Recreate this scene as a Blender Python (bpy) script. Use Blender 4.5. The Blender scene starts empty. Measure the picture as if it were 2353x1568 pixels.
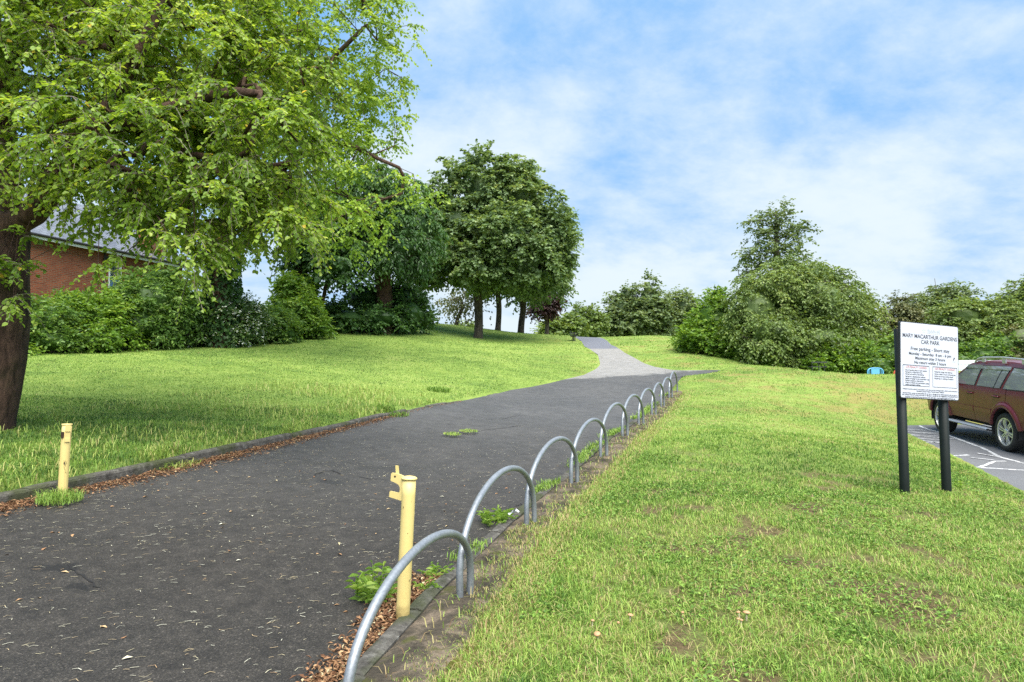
import bpy, bmesh, math, random
import numpy as np
from mathutils import Vector, Matrix

random.seed(11)
rng = np.random.default_rng(11)
SC = bpy.context.scene
COL = SC.collection
EXPOSURE = 1.18
F, PITCH, CAMZ = 1530.0, math.radians(3.7), 1.5      # focal length in pixels of a 2353 px wide picture


def P(u, v, d):
    """world point seen at (u, v) of the 2353 x 1568 picture, d metres away along +Y"""
    a = (u - 1176.5) / F
    b = (784.0 - v) / F
    cy = math.cos(PITCH) - math.sin(PITCH) * b
    cz = math.sin(PITCH) + math.cos(PITCH) * b
    k = d / cy
    return (a * k, d, CAMZ + cz * k)


# ------------------------------------------------------------------ numpy noise
def _hash(ix, iy, iz):
    h = (ix * 374761393 + iy * 668265263 + iz * 2147483647) & 0xFFFFFFFF
    h = ((h ^ (h >> 13)) * 1274126177) & 0xFFFFFFFF
    return ((h ^ (h >> 16)) & 0xFFFF) / 65535.0


def vnoise(x, y, z=0.0):
    x, y, z = np.broadcast_arrays(np.asarray(x, float), np.asarray(y, float), np.asarray(z, float))
    ix, iy, iz = np.floor(x).astype(np.int64), np.floor(y).astype(np.int64), np.floor(z).astype(np.int64)
    fx, fy, fz = x - ix, y - iy, z - iz
    fx, fy, fz = (f * f * (3 - 2 * f) for f in (fx, fy, fz))
    r = 0
    for a in (0, 1):
        for b in (0, 1):
            for c in (0, 1):
                w = (fx if a else 1 - fx) * (fy if b else 1 - fy) * (fz if c else 1 - fz)
                r = r + w * _hash(ix + a, iy + b, iz + c)
    return r


def fbm(x, y, z=0.0, o=4):
    s, a, t = 0, 0.5, 0
    for i in range(o):
        s = s + a * vnoise(np.asarray(x) * 2 ** i + 17 * i, np.asarray(y) * 2 ** i + 5 * i, np.asarray(z) * 2 ** i)
        t += a
        a *= 0.5
    return s / t


def sstep(a, b, x):
    t = np.clip((x - a) / (b - a), 0, 1)
    return t * t * (3 - 2 * t)


def unit(v):
    v = np.asarray(v, float)
    return v / np.maximum(np.linalg.norm(v, axis=-1, keepdims=True), 1e-9)


# ------------------------------------------------------------------ mesh building
class MB:
    """collects quads and triangles, links them as ONE mesh object"""

    def __init__(s):
        s.V, s.Q, s.T, s.A, s.MQ, s.MT, s.n = [], [], [], [], [], [], 0

    def add(s, V, Q=None, T=None, tint=None, mi=0):
        V = np.asarray(V, float).reshape(-1, 3)
        if Q is not None and len(Q):
            Q = np.asarray(Q, np.int64).reshape(-1, 4)
            s.Q.append(Q + s.n)
            s.MQ.append(np.full(len(Q), mi))
        if T is not None and len(T):
            T = np.asarray(T, np.int64).reshape(-1, 3)
            s.T.append(T + s.n)
            s.MT.append(np.full(len(T), mi))
        s.V.append(V)
        s.A.append(np.full(len(V), 0.5) if tint is None else np.broadcast_to(np.asarray(tint, float), (len(V),)))
        s.n += len(V)
        return s

    def box(s, c, size, rot=None, mi=0, tint=None):
        a = np.array([[x, y, z] for x in (-.5, .5) for y in (-.5, .5) for z in (-.5, .5)]) * np.asarray(size, float)
        if rot is not None:
            a = a @ np.array(rot).T
        return s.add(a + np.asarray(c, float), Q=[[0, 1, 3, 2], [4, 6, 7, 5], [0, 4, 5, 1], [2, 3, 7, 6], [0, 2, 6, 4], [1, 5, 7, 3]], mi=mi, tint=tint)

    def tube(s, pts, rad, n=8, caps=True, mi=0, tint=None, lump=None):
        pts = np.asarray(pts, float)
        m = len(pts)
        rad = np.broadcast_to(np.asarray(rad, float), (m,))
        t = unit(np.gradient(pts, axis=0))
        ref = np.array([0, 0, 1.0]) if abs(t[0][2]) < .9 else np.array([1.0, 0, 0])
        u = unit(np.cross(t[0], ref))
        U = [u]
        for i in range(1, m):
            u = u - t[i] * np.dot(u, t[i])
            u = u / max(np.linalg.norm(u), 1e-9)
            U.append(u)
        U = np.array(U)
        W = np.cross(t, U)
        a = np.linspace(0, 2 * math.pi, n, endpoint=False)
        r = rad[:, None] * np.ones((1, n))
        if lump is not None:
            r = r * lump(pts, a)
        V = pts[:, None, :] + r[..., None] * (np.cos(a)[None, :, None] * U[:, None, :] + np.sin(a)[None, :, None] * W[:, None, :])
        i, j = np.meshgrid(np.arange(m - 1), np.arange(n), indexing='ij')
        j2 = (j + 1) % n
        Q = np.stack([i * n + j, i * n + j2, (i + 1) * n + j2, (i + 1) * n + j], -1).reshape(-1, 4)
        V = V.reshape(-1, 3)
        T = None
        if caps:
            V = np.vstack([V, pts[0], pts[-1]])
            b, e = m * n, m * n + 1
            k = np.arange(n)
            k2 = (k + 1) % n
            T = np.vstack([np.stack([np.full(n, b), k2, k], -1), np.stack([np.full(n, e), (m - 1) * n + k, (m - 1) * n + k2], -1)])
        if tint is not None and np.ndim(tint) == 1:
            tint = np.concatenate([np.repeat(tint, n), [tint[0], tint[-1]] if caps else []])
        return s.add(V, Q, T, tint=tint, mi=mi)

    def grid(s, X, Y, Z, mi=0, tint=None, flip=False):
        m, n = X.shape
        V = np.stack([X, Y, Z], -1).reshape(-1, 3)
        i, j = np.meshgrid(np.arange(m - 1), np.arange(n - 1), indexing='ij')
        Q = np.stack([i * n + j, (i + 1) * n + j, (i + 1) * n + j + 1, i * n + j + 1], -1).reshape(-1, 4)
        if flip:
            Q = Q[:, ::-1]
        return s.add(V, Q, mi=mi, tint=None if tint is None else np.asarray(tint).reshape(-1))

    def prism(s, poly, d0, d1, frame, mi=0):
        """2-D outline (a, b) extruded along the third axis of frame = (origin, A, B, N)"""
        o, A, B, N = (np.asarray(q, float) for q in frame)
        n = len(poly)
        p = np.asarray(poly, float)
        base = o + p[:, :1] * A + p[:, 1:] * B
        V = np.vstack([base + N * d0, base + N * d1])
        k = np.arange(n)
        k2 = (k + 1) % n
        Q = np.stack([k, k2, n + k2, n + k], -1)
        tri = []
        from mathutils.geometry import tessellate_polygon
        for t in tessellate_polygon([[Vector((a, b, 0)) for a, b in p]]):
            tri.append(t)
            tri.append((t[2] + n, t[1] + n, t[0] + n))
        return s.add(V, Q, tri, mi=mi)

    def build(s, name, mat, parent=None, smooth=False, tint=False, recalc=False):
        V = np.vstack(s.V)
        Q = np.vstack(s.Q) if s.Q else np.zeros((0, 4), np.int64)
        T = np.vstack(s.T) if s.T else np.zeros((0, 3), np.int64)
        me = bpy.data.meshes.new(name)
        me.vertices.add(len(V))
        me.vertices.foreach_set('co', V.astype(np.float32).ravel())
        me.loops.add(4 * len(Q) + 3 * len(T))
        me.loops.foreach_set('vertex_index', np.concatenate([Q.ravel(), T.ravel()]).astype(np.int32))
        me.polygons.add(len(Q) + len(T))
        st = np.concatenate([np.arange(len(Q)) * 4, 4 * len(Q) + np.arange(len(T)) * 3]).astype(np.int32)
        me.polygons.foreach_set('loop_start', st)
        mi = np.concatenate((s.MQ if s.MQ else []) + (s.MT if s.MT else [])).astype(np.int32)
        me.polygons.foreach_set('material_index', mi)
        me.polygons.foreach_set('use_smooth', np.full(len(Q) + len(T), bool(smooth)))
        me.update(calc_edges=True)
        if tint:
            at = me.attributes.new('tint', 'FLOAT', 'POINT')
            at.data.foreach_set('value', np.concatenate(s.A).astype(np.float32))
        for m in (mat if isinstance(mat, (list, tuple)) else [mat]):
            me.materials.append(m)
        if recalc:
            b = bmesh.new()
            b.from_mesh(me)
            bmesh.ops.recalc_face_normals(b, faces=b.faces)
            b.to_mesh(me)
            b.free()
        o = bpy.data.objects.new(name, me)
        COL.objects.link(o)
        if parent is not None:
            o.parent = parent
        return o


def tag(o, label=None, cat=None, group=None, kind=None):
    for k, v in (('label', label), ('category', cat), ('group', group), ('kind', kind)):
        if v:
            o[k] = v
    return o


def empty(name, loc, label, cat, group=None, rz=0.0):
    o = bpy.data.objects.new(name, None)
    COL.objects.link(o)
    o.location = loc
    o.rotation_euler = (0, 0, rz)
    o.empty_display_size = .2
    return tag(o, label, cat, group)


def dup(root, loc, label, rz=None, scale=None):
    """a copy of a thing with copies of its parts and sub-parts"""
    r = root.copy()
    COL.objects.link(r)
    r.location = loc
    r['label'] = label
    if rz is not None:
        r.rotation_euler = (0, 0, rz)
    if scale is not None:
        r.scale = scale

    def rec(a, b):
        for ch in list(a.children):
            c = ch.copy()
            COL.objects.link(c)
            c.parent = b
            rec(ch, c)
    rec(root, r)
    return r


# ------------------------------------------------------------------ materials
class NT:
    def __init__(s, name):
        s.m = bpy.data.materials.new(name)
        s.m.use_nodes = True
        s.t = s.m.node_tree
        s.t.nodes.clear()
        s.out = s.n('ShaderNodeOutputMaterial')

    def n(s, typ, ins=None, **kw):
        nd = s.t.nodes.new(typ)
        for k, v in kw.items():
            setattr(nd, k, v)
        for k, v in (ins or {}).items():
            if hasattr(v, 'is_output'):
                s.t.links.new(v, nd.inputs[k])
            else:
                nd.inputs[k].default_value = v
        return nd

    def coord(s, which='Object'):
        return s.n('ShaderNodeTexCoord').outputs[which]

    def noise(s, co, scale, detail=4, rough=.55, dist=0.0):
        return s.n('ShaderNodeTexNoise', {'Vector': co, 'Scale': scale, 'Detail': detail, 'Roughness': rough, 'Distortion': dist}).outputs['Fac']

    def ramp(s, fac, stops, interp='LINEAR'):
        nd = s.n('ShaderNodeValToRGB', {'Fac': fac})
        cr = nd.color_ramp
        cr.interpolation = interp
        while len(cr.elements) < len(stops):
            cr.elements.new(.5)
        for e, (p, c) in zip(cr.elements, stops):
            e.position = p
            e.color = (c[0], c[1], c[2], 1) if hasattr(c, '__len__') else (c, c, c, 1)
        return nd.outputs['Color']

    def mix(s, fac, a, b, blend='MIX'):
        nd = s.n('ShaderNodeMix', data_type='RGBA', blend_type=blend)
        for i, v in ((0, fac), (6, a), (7, b)):
            if hasattr(v, 'is_output'):
                s.t.links.new(v, nd.inputs[i])
            elif i and len(v) == 3:
                nd.inputs[i].default_value = (*v, 1)
            else:
                nd.inputs[i].default_value = v
        return nd.outputs[2]

    def math(s, op, a, b=0.0, c=0.0, clamp=False):
        nd = s.n('ShaderNodeMath', operation=op, use_clamp=clamp)
        for i, v in enumerate((a, b, c)):
            if hasattr(v, 'is_output'):
                s.t.links.new(v, nd.inputs[i])
            else:
                nd.inputs[i].default_value = v
        return nd.outputs[0]

    def bump(s, h, strength=.4, dist=.01):
        return s.n('ShaderNodeBump', {'Height': h, 'Strength': strength, 'Distance': dist}).outputs['Normal']

    def pbsdf(s, col, rough=.6, bump=None, metal=0.0, spec=.5, **kw):
        nd = s.n('ShaderNodeBsdfPrincipled')
        for k, v in {'Base Color': col, 'Roughness': rough, 'Metallic': metal, 'Specular IOR Level': spec, 'Normal': bump, **kw}.items():
            if v is None:
                continue
            if hasattr(v, 'is_output'):
                s.t.links.new(v, nd.inputs[k])
            elif k == 'Base Color':
                nd.inputs[k].default_value = (*v[:3], 1)
            else:
                nd.inputs[k].default_value = v
        return nd.outputs[0]

    def done(s, sh):
        s.t.links.new(sh, s.out.inputs['Surface'])
        return s.m


def m_plain(name, col, rough=.5, metal=0.0, var=.15, scale=6.0, bumps=0.0, spec=.5, bscale=40.0, coat=0.0):
    t = NT(name)
    co = t.coord()
    f = t.noise(co, scale, 5)
    c = t.mix(f, tuple(x * (1 - var) for x in col), tuple(min(1, x * (1 + var)) for x in col))
    r = t.math('MULTIPLY_ADD', f, .2, rough - .1)
    return t.done(t.pbsdf(c, r, t.bump(t.noise(co, bscale, 3), bumps, .004) if bumps else None, metal, spec, **({'Coat Weight': coat} if coat else {})))


def m_leaf(name, stops, trans=.35, rough=.45, spec=.35, tcol=(1.5, 1.35, .6)):
    """leaf: colour by the leaf's own tint, light passes through the blade"""
    t = NT(name)
    a = t.n('ShaderNodeAttribute', attribute_name='tint').outputs['Fac']
    c = t.ramp(a, stops)
    p = t.pbsdf(c, rough, None, 0, spec)
    tc = t.mix(1.0, c, tcol, 'MULTIPLY')
    tr = t.n('ShaderNodeBsdfTranslucent', {'Color': tc}).outputs[0]
    mx = t.n('ShaderNodeMixShader', {'Fac': trans})
    t.t.links.new(p, mx.inputs[1])
    t.t.links.new(tr, mx.inputs[2])
    return t.done(mx.outputs[0])


def m_bark(name, dark, light, scale=6.0):
    t = NT(name)
    co = t.coord()
    mp = t.n('ShaderNodeMapping', {'Vector': co, 'Scale': (1, 1, .35)}).outputs[0]
    f = t.noise(mp, scale, 8, .65, .6)
    g = t.noise(co, scale * 5, 4)
    c = t.ramp(f, [(.3, dark), (.6, light), (.8, tuple(x * .6 for x in light))])
    moss = t.ramp(t.noise(co, 1.3, 3), [(.5, 0), (.7, .45)])
    c = t.mix(moss, c, (.035, .045, .012))
    h = t.math('ADD', f, t.math('MULTIPLY', g, .4))
    return t.done(t.pbsdf(c, .9, t.bump(h, .9, .03), 0, .2))

# ------------------------------------------------------------------ terrain
ROW = [(3.15, -.68)] + [(P(u, v, d)[1], P(u, v, d)[0]) for u, v, d in [(1068, 1377, 4.82), (1218, 1210, 6.66), (1320, 1116, 8.5), (1388, 1054, 10.33), (1437, 1006, 12.17), (1474, 980, 14.0), (1503, 955, 15.84), (1523, 938, 17.7), (1542, 914, 19.5), (1554, 905, 21.3)]]
ROWY = np.array([-6.0] + [r[0] for r in ROW])
ROWX = np.array([-.68 - 9.15 * .27] + [r[1] for r in ROW])


def row_x(y):
    return np.interp(y, ROWY, ROWX)


CP = [P(*q) for q in [
    (1068, 1377, 4.82), (1218, 1210, 6.66), (1320, 1116, 8.5), (1388, 1054, 10.33), (1437, 1006, 12.17), (1474, 980, 14.0),
    (1503, 957, 15.84), (1523, 938, 17.7), (1542, 917, 19.5), (1554, 903, 21.3),
    (0, 1168, 6.41), (143, 1135, 7.0), (575, 1035, 9.7), (880, 962, 13.3), (1050, 925, 16.8), (1200, 890, 21.9),
    (1300, 872, 24.5), (1345, 862, 26), (1381, 838, 29.8), (1375, 815, 33.5), (1345, 797, 38), (1338, 785, 43),
    (1566, 868, 24.3), (1560, 853, 26.7), (1480, 835, 29.8), (1437, 812, 34), (1405, 793, 39), (1395, 783, 43), (1630, 858, 25.8),
    (1098, 778, 42), (1143, 761, 48), (1196, 769, 50), (1000, 751, 44), (1050, 749, 48), (1270, 771, 49),
    (900, 757, 38), (750, 762, 34), (500, 790, 28), (370, 800, 24.5), (200, 810, 21.8), (60, 816, 20),
    (1550, 776, 45), (1450, 777, 47), (1620, 800, 37), (1700, 831, 31), (1800, 848, 27), (1900, 858, 24.5), (2060, 866, 22.5), (2160, 869, 21.5), (2300, 872, 21),
    (2076, 1156, 8.3), (2171, 1151, 8.45), (1500, 1568, 3.6), (2353, 1568, 3.6),
]] + [
    (-7.6, 9.8, .70), (-10, 14, 1.35), (-3, 16, 1.14), (-2.5, 25, 2.25), (-11, 9, .75), (-9, 5, .3),
    (10.05, 13.7, .144), (10.5, 16.4, .325), (7.35, 9.55, -.134), (9.87, 17.9, .426), (16, 17.9, .43), (16, 13.7, .15), (16, 9, -.16), (5.4, 3.0, -.55), (12, 3, -.55), (10, 9, -.16),
    (6.0, 12.0, .35), (8.2, 17.5, .62), (9.0, 16, .33), (8.4, 14, .19), (9.5, 18.3, .56), (7.6, 11.5, .03), (7.0, 20.5, 1.2), (3.0, 7.0, .12), (3.4, 12, .5),
    (13.5, 25, 1.70), (16.5, 25, 1.68), (19, 24.5, 1.66), (22, 52, 1.3), (28, 55, 1.0), (34, 48, .8), (12.5, 20, 1.05), (15, 20, 1.05),
    (13, 30, 1.50), (20, 30, 1.50), (26, 26, 1.5), (16, 40, 1.6), (26, 40, 1.6), (10, 60, 4.0), (0, 62, 4.6), (-12, 60, 5.5),
    (-20, 26, 3.0), (-26, 36, 4.4), (-22, 14, 1.8), (-25, 0, .5), (0, -1, -.3), (-6, 0, -.1), (3, -1, -.4), (0, -10, -.9), (15, -8, -1.1), (-15, -10, -.6), (24, 12, .1), (24, 2, -.5),
]
CP = np.array(CP, float)


def _tps_fit(P3, lam=.06):
    n = len(P3)
    d2 = ((P3[:, None, :2] - P3[None, :, :2]) ** 2).sum(-1)
    K = .5 * d2 * np.log(d2 + 1e-9)
    A = np.zeros((n + 3, n + 3))
    A[:n, :n] = K + lam * np.eye(n)
    A[:n, n] = A[n, :n] = 1
    A[:n, n + 1:] = P3[:, :2]
    A[n + 1:, :n] = P3[:, :2].T
    return np.linalg.solve(A, np.concatenate([P3[:, 2], [0, 0, 0]]))


TW = _tps_fit(CP)


def T(x, y):
    """smooth lie of the land, without path or kerb"""
    x, y = np.broadcast_arrays(np.asarray(x, float), np.asarray(y, float))
    sh = x.shape
    x, y = x.ravel(), y.ravel()
    xc, yc = np.clip(x, -40, 40), np.clip(y, -15, 75)
    z = np.empty(len(x))
    for i in range(0, len(x), 50000):
        d2 = (xc[i:i + 50000, None] - CP[None, :, 0]) ** 2 + (yc[i:i + 50000, None] - CP[None, :, 1]) ** 2
        z[i:i + 50000] = (.5 * d2 * np.log(d2 + 1e-9)) @ TW[:-3] + TW[-3] + TW[-2] * xc[i:i + 50000] + TW[-1] * yc[i:i + 50000]
    r = np.hypot(x - 0, y - 20)
    far = -6.0
    w = sstep(45, 110, r)
    z = z * (1 - w) + far * w
    return z.reshape(sh)


def hit(u, v):
    """first point of the land met by the line of sight through (u, v)"""
    ds = np.arange(1.5, 60, .02)
    x, y, z = P(u, v, 1.0)
    X_, Z_ = x * ds, CAMZ + (z - CAMZ) * ds
    i = int(np.argmax(Z_ < T(X_, ds)))
    return float(X_[i]), float(ds[i]), float(Z_[i])


def on_park(u, v):
    return np.array(hit(u, v)[:2])


def kerb_x(y):
    return -4.73 + .34 * (np.asarray(y, float) - 7.0)


# path edges, matched station by station
_ys = np.concatenate([np.arange(-6, 21.4, .5)])
PL = [(float(kerb_x(y)), float(y)) for y in _ys] + [P(*q)[:2] for q in [(1300, 872, 24.5), (1345, 862, 26), (1370, 850, 28), (1381, 838, 29.8), (1375, 815, 33.5), (1345, 797, 38), (1338, 785, 43), (1315, 777, 48), (1290, 775, 54)]]
PR = [(float(row_x(y)) - .30, float(y)) for y in _ys] + [P(*q)[:2] for q in [(1566, 868, 24.3), (1560, 853, 26.7), (1505, 843, 28.4), (1480, 835, 29.8), (1437, 812, 34), (1405, 793, 39), (1395, 783, 43), (1372, 776, 48), (1340, 775, 55)]]
PL, PR = np.array(PL), np.array(PR)
BA = np.array([P(*q)[:2] for q in [(1530, 868, 24.0), (1566, 866, 24.5), (1600, 862, 25.1), (1630, 859.5, 25.7), (1655, 858.3, 26.2)]])
BB = np.array([P(*q)[:2] for q in [(1530, 850, 27.2), (1566, 853, 26.8), (1600, 854.5, 26.7), (1630, 856, 26.6), (1655, 857.6, 26.4)]])
CARPARK = np.array([(5.0, .5), (7.35, 9.55), (9.75, 17.4), (10.3, 18.0), (22, 18.2), (22, .5)])


def poly_sd(x, y, poly):
    """signed distance to a polygon, negative inside"""
    x, y = np.asarray(x, float).ravel(), np.asarray(y, float).ravel()
    n = len(poly)
    best = np.full(len(x), 1e9)
    ins = np.zeros(len(x), bool)
    for i in range(n):
        (ax, ay), (bx, by) = poly[i], poly[(i + 1) % n]
        ex, ey = bx - ax, by - ay
        t = np.clip(((x - ax) * ex + (y - ay) * ey) / (ex * ex + ey * ey + 1e-12), 0, 1)
        best = np.minimum(best, (x - ax - t * ex) ** 2 + (y - ay - t * ey) ** 2)
        c = (ay > y) != (by > y)
        with np.errstate(divide='ignore', invalid='ignore'):
            xi = ax + (y - ay) / (by - ay if by != ay else 1e-12) * ex
        ins ^= c & (x < xi)
    d = np.sqrt(best)
    return np.where(ins, -d, d)


PATHPOLY = np.vstack([PL, PR[::-1]])
BRANCHPOLY = np.vstack([BA, BB[::-1]])


def path_sd(x, y):
    return np.minimum(poly_sd(x, y, PATHPOLY), poly_sd(x, y, BRANCHPOLY))


def ground(x, y):
    """surface of the lawn: the land, lifted behind the kerb, let down under path and car park"""
    x, y = np.asarray(x, float), np.asarray(y, float)
    sh = x.shape
    xf, yf = x.ravel(), y.ravel()
    z = T(xf, yf)
    sd = path_sd(xf, yf)
    sc = poly_sd(xf, yf, CARPARK)
    left = xf < (kerb_x(yf) + row_x(yf)) / 2
    lift = np.where(left, .105 * (1 - .75 * sstep(9, 16.5, yf)) * (1 - sstep(16, 25, yf)) * sstep(.05, .3, sd), .045 * (1 - sstep(19, 22, yf)) * sstep(.5, .85, sd) - .03 * (1 - sstep(.4, .75, sd)) * (1 - sstep(21, 22.5, yf)))
    z = z + lift - .07 * (1 - sstep(.02, .12, sd))
    z = z - .07 * (1 - sstep(-.25, -.02, sc)) + .04 * sstep(.02, .4, sc)
    z = z + .03 * (fbm(xf * .8, yf * .8, o=3) - .5) * sstep(.1, .6, np.minimum(sd, sc))
    return z.reshape(sh)


def axis(segs):
    out = []
    for a, b, st in segs:
        out += list(np.arange(a, b - 1e-6, st))
    return np.array(out + [segs[-1][1]])


gx = axis([(-400, -60, 40), (-60, -30, 5), (-30, -12, 1), (-12, 14, .16), (14, 30, .6), (30, 60, 5), (60, 400, 40)])
gy = axis([(-60, -12, 6), (-12, 0, 1), (0, 32, .2), (32, 60, .5), (60, 110, 5), (110, 600, 49)])


def lawn_masks(x, y):
    """where the right lawn is dry, and where it is worn to the soil"""
    f1, f2, f3 = fbm(x * .35, y * .35, 3.0, 4), fbm(x * 1.5, y * 1.5, 7.0, 4), fbm(x * 5, y * 5, 1.0, 3)
    left = x < (kerb_x(y) + row_x(y)) / 2
    dry = np.where(left, .0, sstep(-.5, 1.5, x - row_x(y))) * sstep(.46, .62, .5 * f2 + .3 * f1 + .2 * f3 + np.where((np.abs(y - 19.3) < 2.6) & (x > 7.5), .13, 0))
    bare = np.where(left, 0, sstep(.555, .63, .55 * fbm(x * 2.3, y * 2.3, 21.0, 4) + .45 * f3 + .02 * (y < 5.5))) * (1 - sstep(8, 12, y)) * sstep(.5, 1.2, x - row_x(y))
    return left, dry, bare, f1, f2, f3


GX, GY = np.meshgrid(gx, gy, indexing='ij')
GZ = ground(GX, GY)


def m_lawn():
    t = NT('lawn turf')
    co = t.coord()
    f1 = t.noise(co, .35, 4, .6)
    f2 = t.noise(co, 2.6, 6, .65)
    f3 = t.noise(co, 38, 4, .7)
    g = t.math('ADD', t.math('MULTIPLY', f1, .45), t.math('ADD', t.math('MULTIPLY', f2, .35), t.math('MULTIPLY', f3, .35)))
    c = t.ramp(g, [(.38, (.07, .115, .026)), (.52, (.14, .215, .042)), (.62, (.21, .29, .06)), (.74, (.30, .34, .10))])
    sx = t.n('ShaderNodeSeparateXYZ', {'Vector': co}).outputs
    right = t.ramp(t.math('MULTIPLY_ADD', sx['X'], .12, .1), [(0, 0), (1, 1)])
    bank = t.math('MULTIPLY', t.math('SUBTRACT', 1.0, t.math('MULTIPLY', t.math('ABSOLUTE', t.math('SUBTRACT', sx['Y'], 19.3)), .33), clamp=True), t.ramp(t.math('MULTIPLY_ADD', sx['X'], .25, -1.6), [(0, 0), (1, 1)]))
    dry = t.ramp(t.math('ADD', t.noise(co, .9, 5, .7, .3), t.math('MULTIPLY', bank, .12)), [(.50, 0), (.66, 1)])
    c = t.mix(t.math('MULTIPLY', t.math('MULTIPLY', dry, right), .7), c, (.27, .20, .075))
    near = t.ramp(t.math('MULTIPLY_ADD', sx['Y'], -.06, .80), [(0, 0), (.55, 1)])
    soil = t.ramp(t.noise(co, 24, 5, .7), [(.3, (.05, .05, .02)), (.55, (.12, .145, .04)), (.75, (.20, .215, .07))])
    c = t.mix(t.math('MULTIPLY', near, .75), c, soil)
    bare = t.n('ShaderNodeAttribute', attribute_name='tint').outputs['Fac']
    c = t.mix(t.math('MULTIPLY', bare, .9), c, t.ramp(t.noise(co, 30, 5, .7), [(.3, (.055, .036, .020)), (.55, (.14, .092, .052)), (.75, (.25, .175, .105))]))
    return t.done(t.pbsdf(c, .95, t.bump(t.math('ADD', f3, f2), .8, .04), 0, .15))


M_LAWN = m_lawn()
_, _gd, _gb, _, _, _ = lawn_masks(GX.ravel(), GY.ravel())
g = MB().grid(GX, GY, GZ, tint=_gb).build('ground', M_LAWN, smooth=True, tint=True)
tag(g, 'mown park lawn rising to a crest on both sides of the path', 'lawn', kind='structure')


# ---- path
def m_path():
    t = NT('path asphalt')
    co = t.coord()
    sx = t.n('ShaderNodeSeparateXYZ', {'Vector': co}).outputs
    fine = t.noise(co, 95, 3, .8)
    big = t.noise(co, .5, 5, .6, .4)
    vor = t.n('ShaderNodeTexVoronoi', {'Vector': co, 'Scale': 115.0, 'Randomness': 1.0})
    chip = t.ramp(vor.outputs['Color'], [(.0, .35), (.45, .65), (.75, 1.1), (.9, 2.2), (1, 4.2)])
    a = t.ramp(fine, [(.25, (.010, .0087, .0070)), (.5, (.031, .0268, .0215)), (.75, (.096, .084, .069))])
    a = t.mix(.85, a, chip, 'MULTIPLY')
    a = t.mix(t.ramp(big, [(.35, 0), (.7, .5)]), a, (.040, .035, .0290))
    mid = t.ramp(t.noise(co, 9, 6, .75), [(.3, .62), (.5, 1.0), (.72, 1.5)])
    a = t.mix(1.0, a, mid, 'MULTIPLY')
    # potholes and worn dips of the near path
    for (px, py, r) in ((-3.36, 5.05, .15), (-2.2, 8.15, .2), (-3.0, 4.75, .1)):
        dx = t.math('SUBTRACT', sx['X'], px)
        dy = t.math('MULTIPLY', t.math('SUBTRACT', sx['Y'], py), 1.6)
        dd = t.math('SQRT', t.math('ADD', t.math('MULTIPLY', dx, dx), t.math('MULTIPLY', dy, dy)))
        dd = t.math('ADD', dd, t.math('MULTIPLY_ADD', t.noise(co, 9, 4), .35, -.18))
        a = t.mix(t.ramp(t.math('DIVIDE', dd, r), [(.7, .75), (1.0, 0)]), a, (.008, .0075, .007))
    # greyer, bleached tarmac up the slope
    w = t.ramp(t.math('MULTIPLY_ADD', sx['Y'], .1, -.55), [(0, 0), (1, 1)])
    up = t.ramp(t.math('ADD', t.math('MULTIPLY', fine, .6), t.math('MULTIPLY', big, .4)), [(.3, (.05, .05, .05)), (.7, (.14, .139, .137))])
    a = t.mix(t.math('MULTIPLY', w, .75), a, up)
    a = t.mix(1.0, a, t.ramp(t.noise(co, 4, 7, .75), [(.3, .72), (.7, 1.3)]), 'MULTIPLY')
    edge = t.math('ADD', t.math('SUBTRACT', sx['Y'], t.math('MULTIPLY_ADD', sx['X'], .33, 23.9)), t.math('MULTIPLY_ADD', t.noise(co, 1.3, 5), 2.4, -1.2))
    conc = t.ramp(t.math('ADD', t.math('MULTIPLY', t.noise(co, 3, 6), .5), t.math('MULTIPLY', fine, .5)), [(.28, (.15, .142, .13)), (.5, (.24, .23, .213)), (.72, (.32, .305, .285))])
    a = t.mix(t.ramp(edge, [(.0, 0), (.35, .75), (1.0, 1)]), a, conc)
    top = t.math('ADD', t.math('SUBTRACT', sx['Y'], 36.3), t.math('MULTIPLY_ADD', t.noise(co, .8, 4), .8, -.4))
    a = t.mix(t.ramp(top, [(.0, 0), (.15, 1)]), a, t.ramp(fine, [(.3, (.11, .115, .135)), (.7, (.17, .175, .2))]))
    h = t.math('ADD', vor.outputs['Distance'], t.math('MULTIPLY', fine, .8))
    rough = t.ramp(big, [(.3, .62), (.7, .9)])
    return t.done(t.pbsdf(a, rough, t.bump(h, .7, .012), 0, .35))


M_PATH = m_path()


def path_z(x, y):
    return T(x, y) + .02 * (fbm(np.asarray(x) * .6, np.asarray(y) * .6, o=2) - .5)


mb = MB()
S = np.linspace(0, 1, 15)
seg = []
for i in range(len(PL) - 1):
    for k in range(3 if i > len(PL) - 11 else 2):
        seg.append(i + k / (3 if i > len(PL) - 11 else 2))
seg.append(len(PL) - 1)
seg = np.array(seg)
idx = np.arange(len(PL))
lx, ly = np.interp(seg, idx, PL[:, 0]), np.interp(seg, idx, PL[:, 1])
rx, ry = np.interp(seg, idx, PR[:, 0]), np.interp(seg, idx, PR[:, 1])
wob = .05 * (fbm(seg * 1.7, 3.3, o=3) - .5) * 2
lx = lx - .02 + np.where(ly > 20, -abs(wob), 0)
X = lx[:, None] + (rx - lx)[:, None] * S
Y = ly[:, None] + (ry - ly)[:, None] * S
Z = path_z(X, Y)
mb.grid(X, Y, Z, flip=True)
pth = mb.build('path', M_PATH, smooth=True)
tag(pth, 'dark tarmac path climbing the hill, pale where it narrows', 'path', kind='structure')
mb = MB()
sb = np.linspace(0, len(BA) - 1, 17)
S2 = np.linspace(0, 1, 6)
ax, ay = np.interp(sb, np.arange(len(BA)), BA[:, 0]), np.interp(sb, np.arange(len(BA)), BA[:, 1])
bx, by = np.interp(sb, np.arange(len(BB)), BB[:, 0]), np.interp(sb, np.arange(len(BB)), BB[:, 1])
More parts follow.
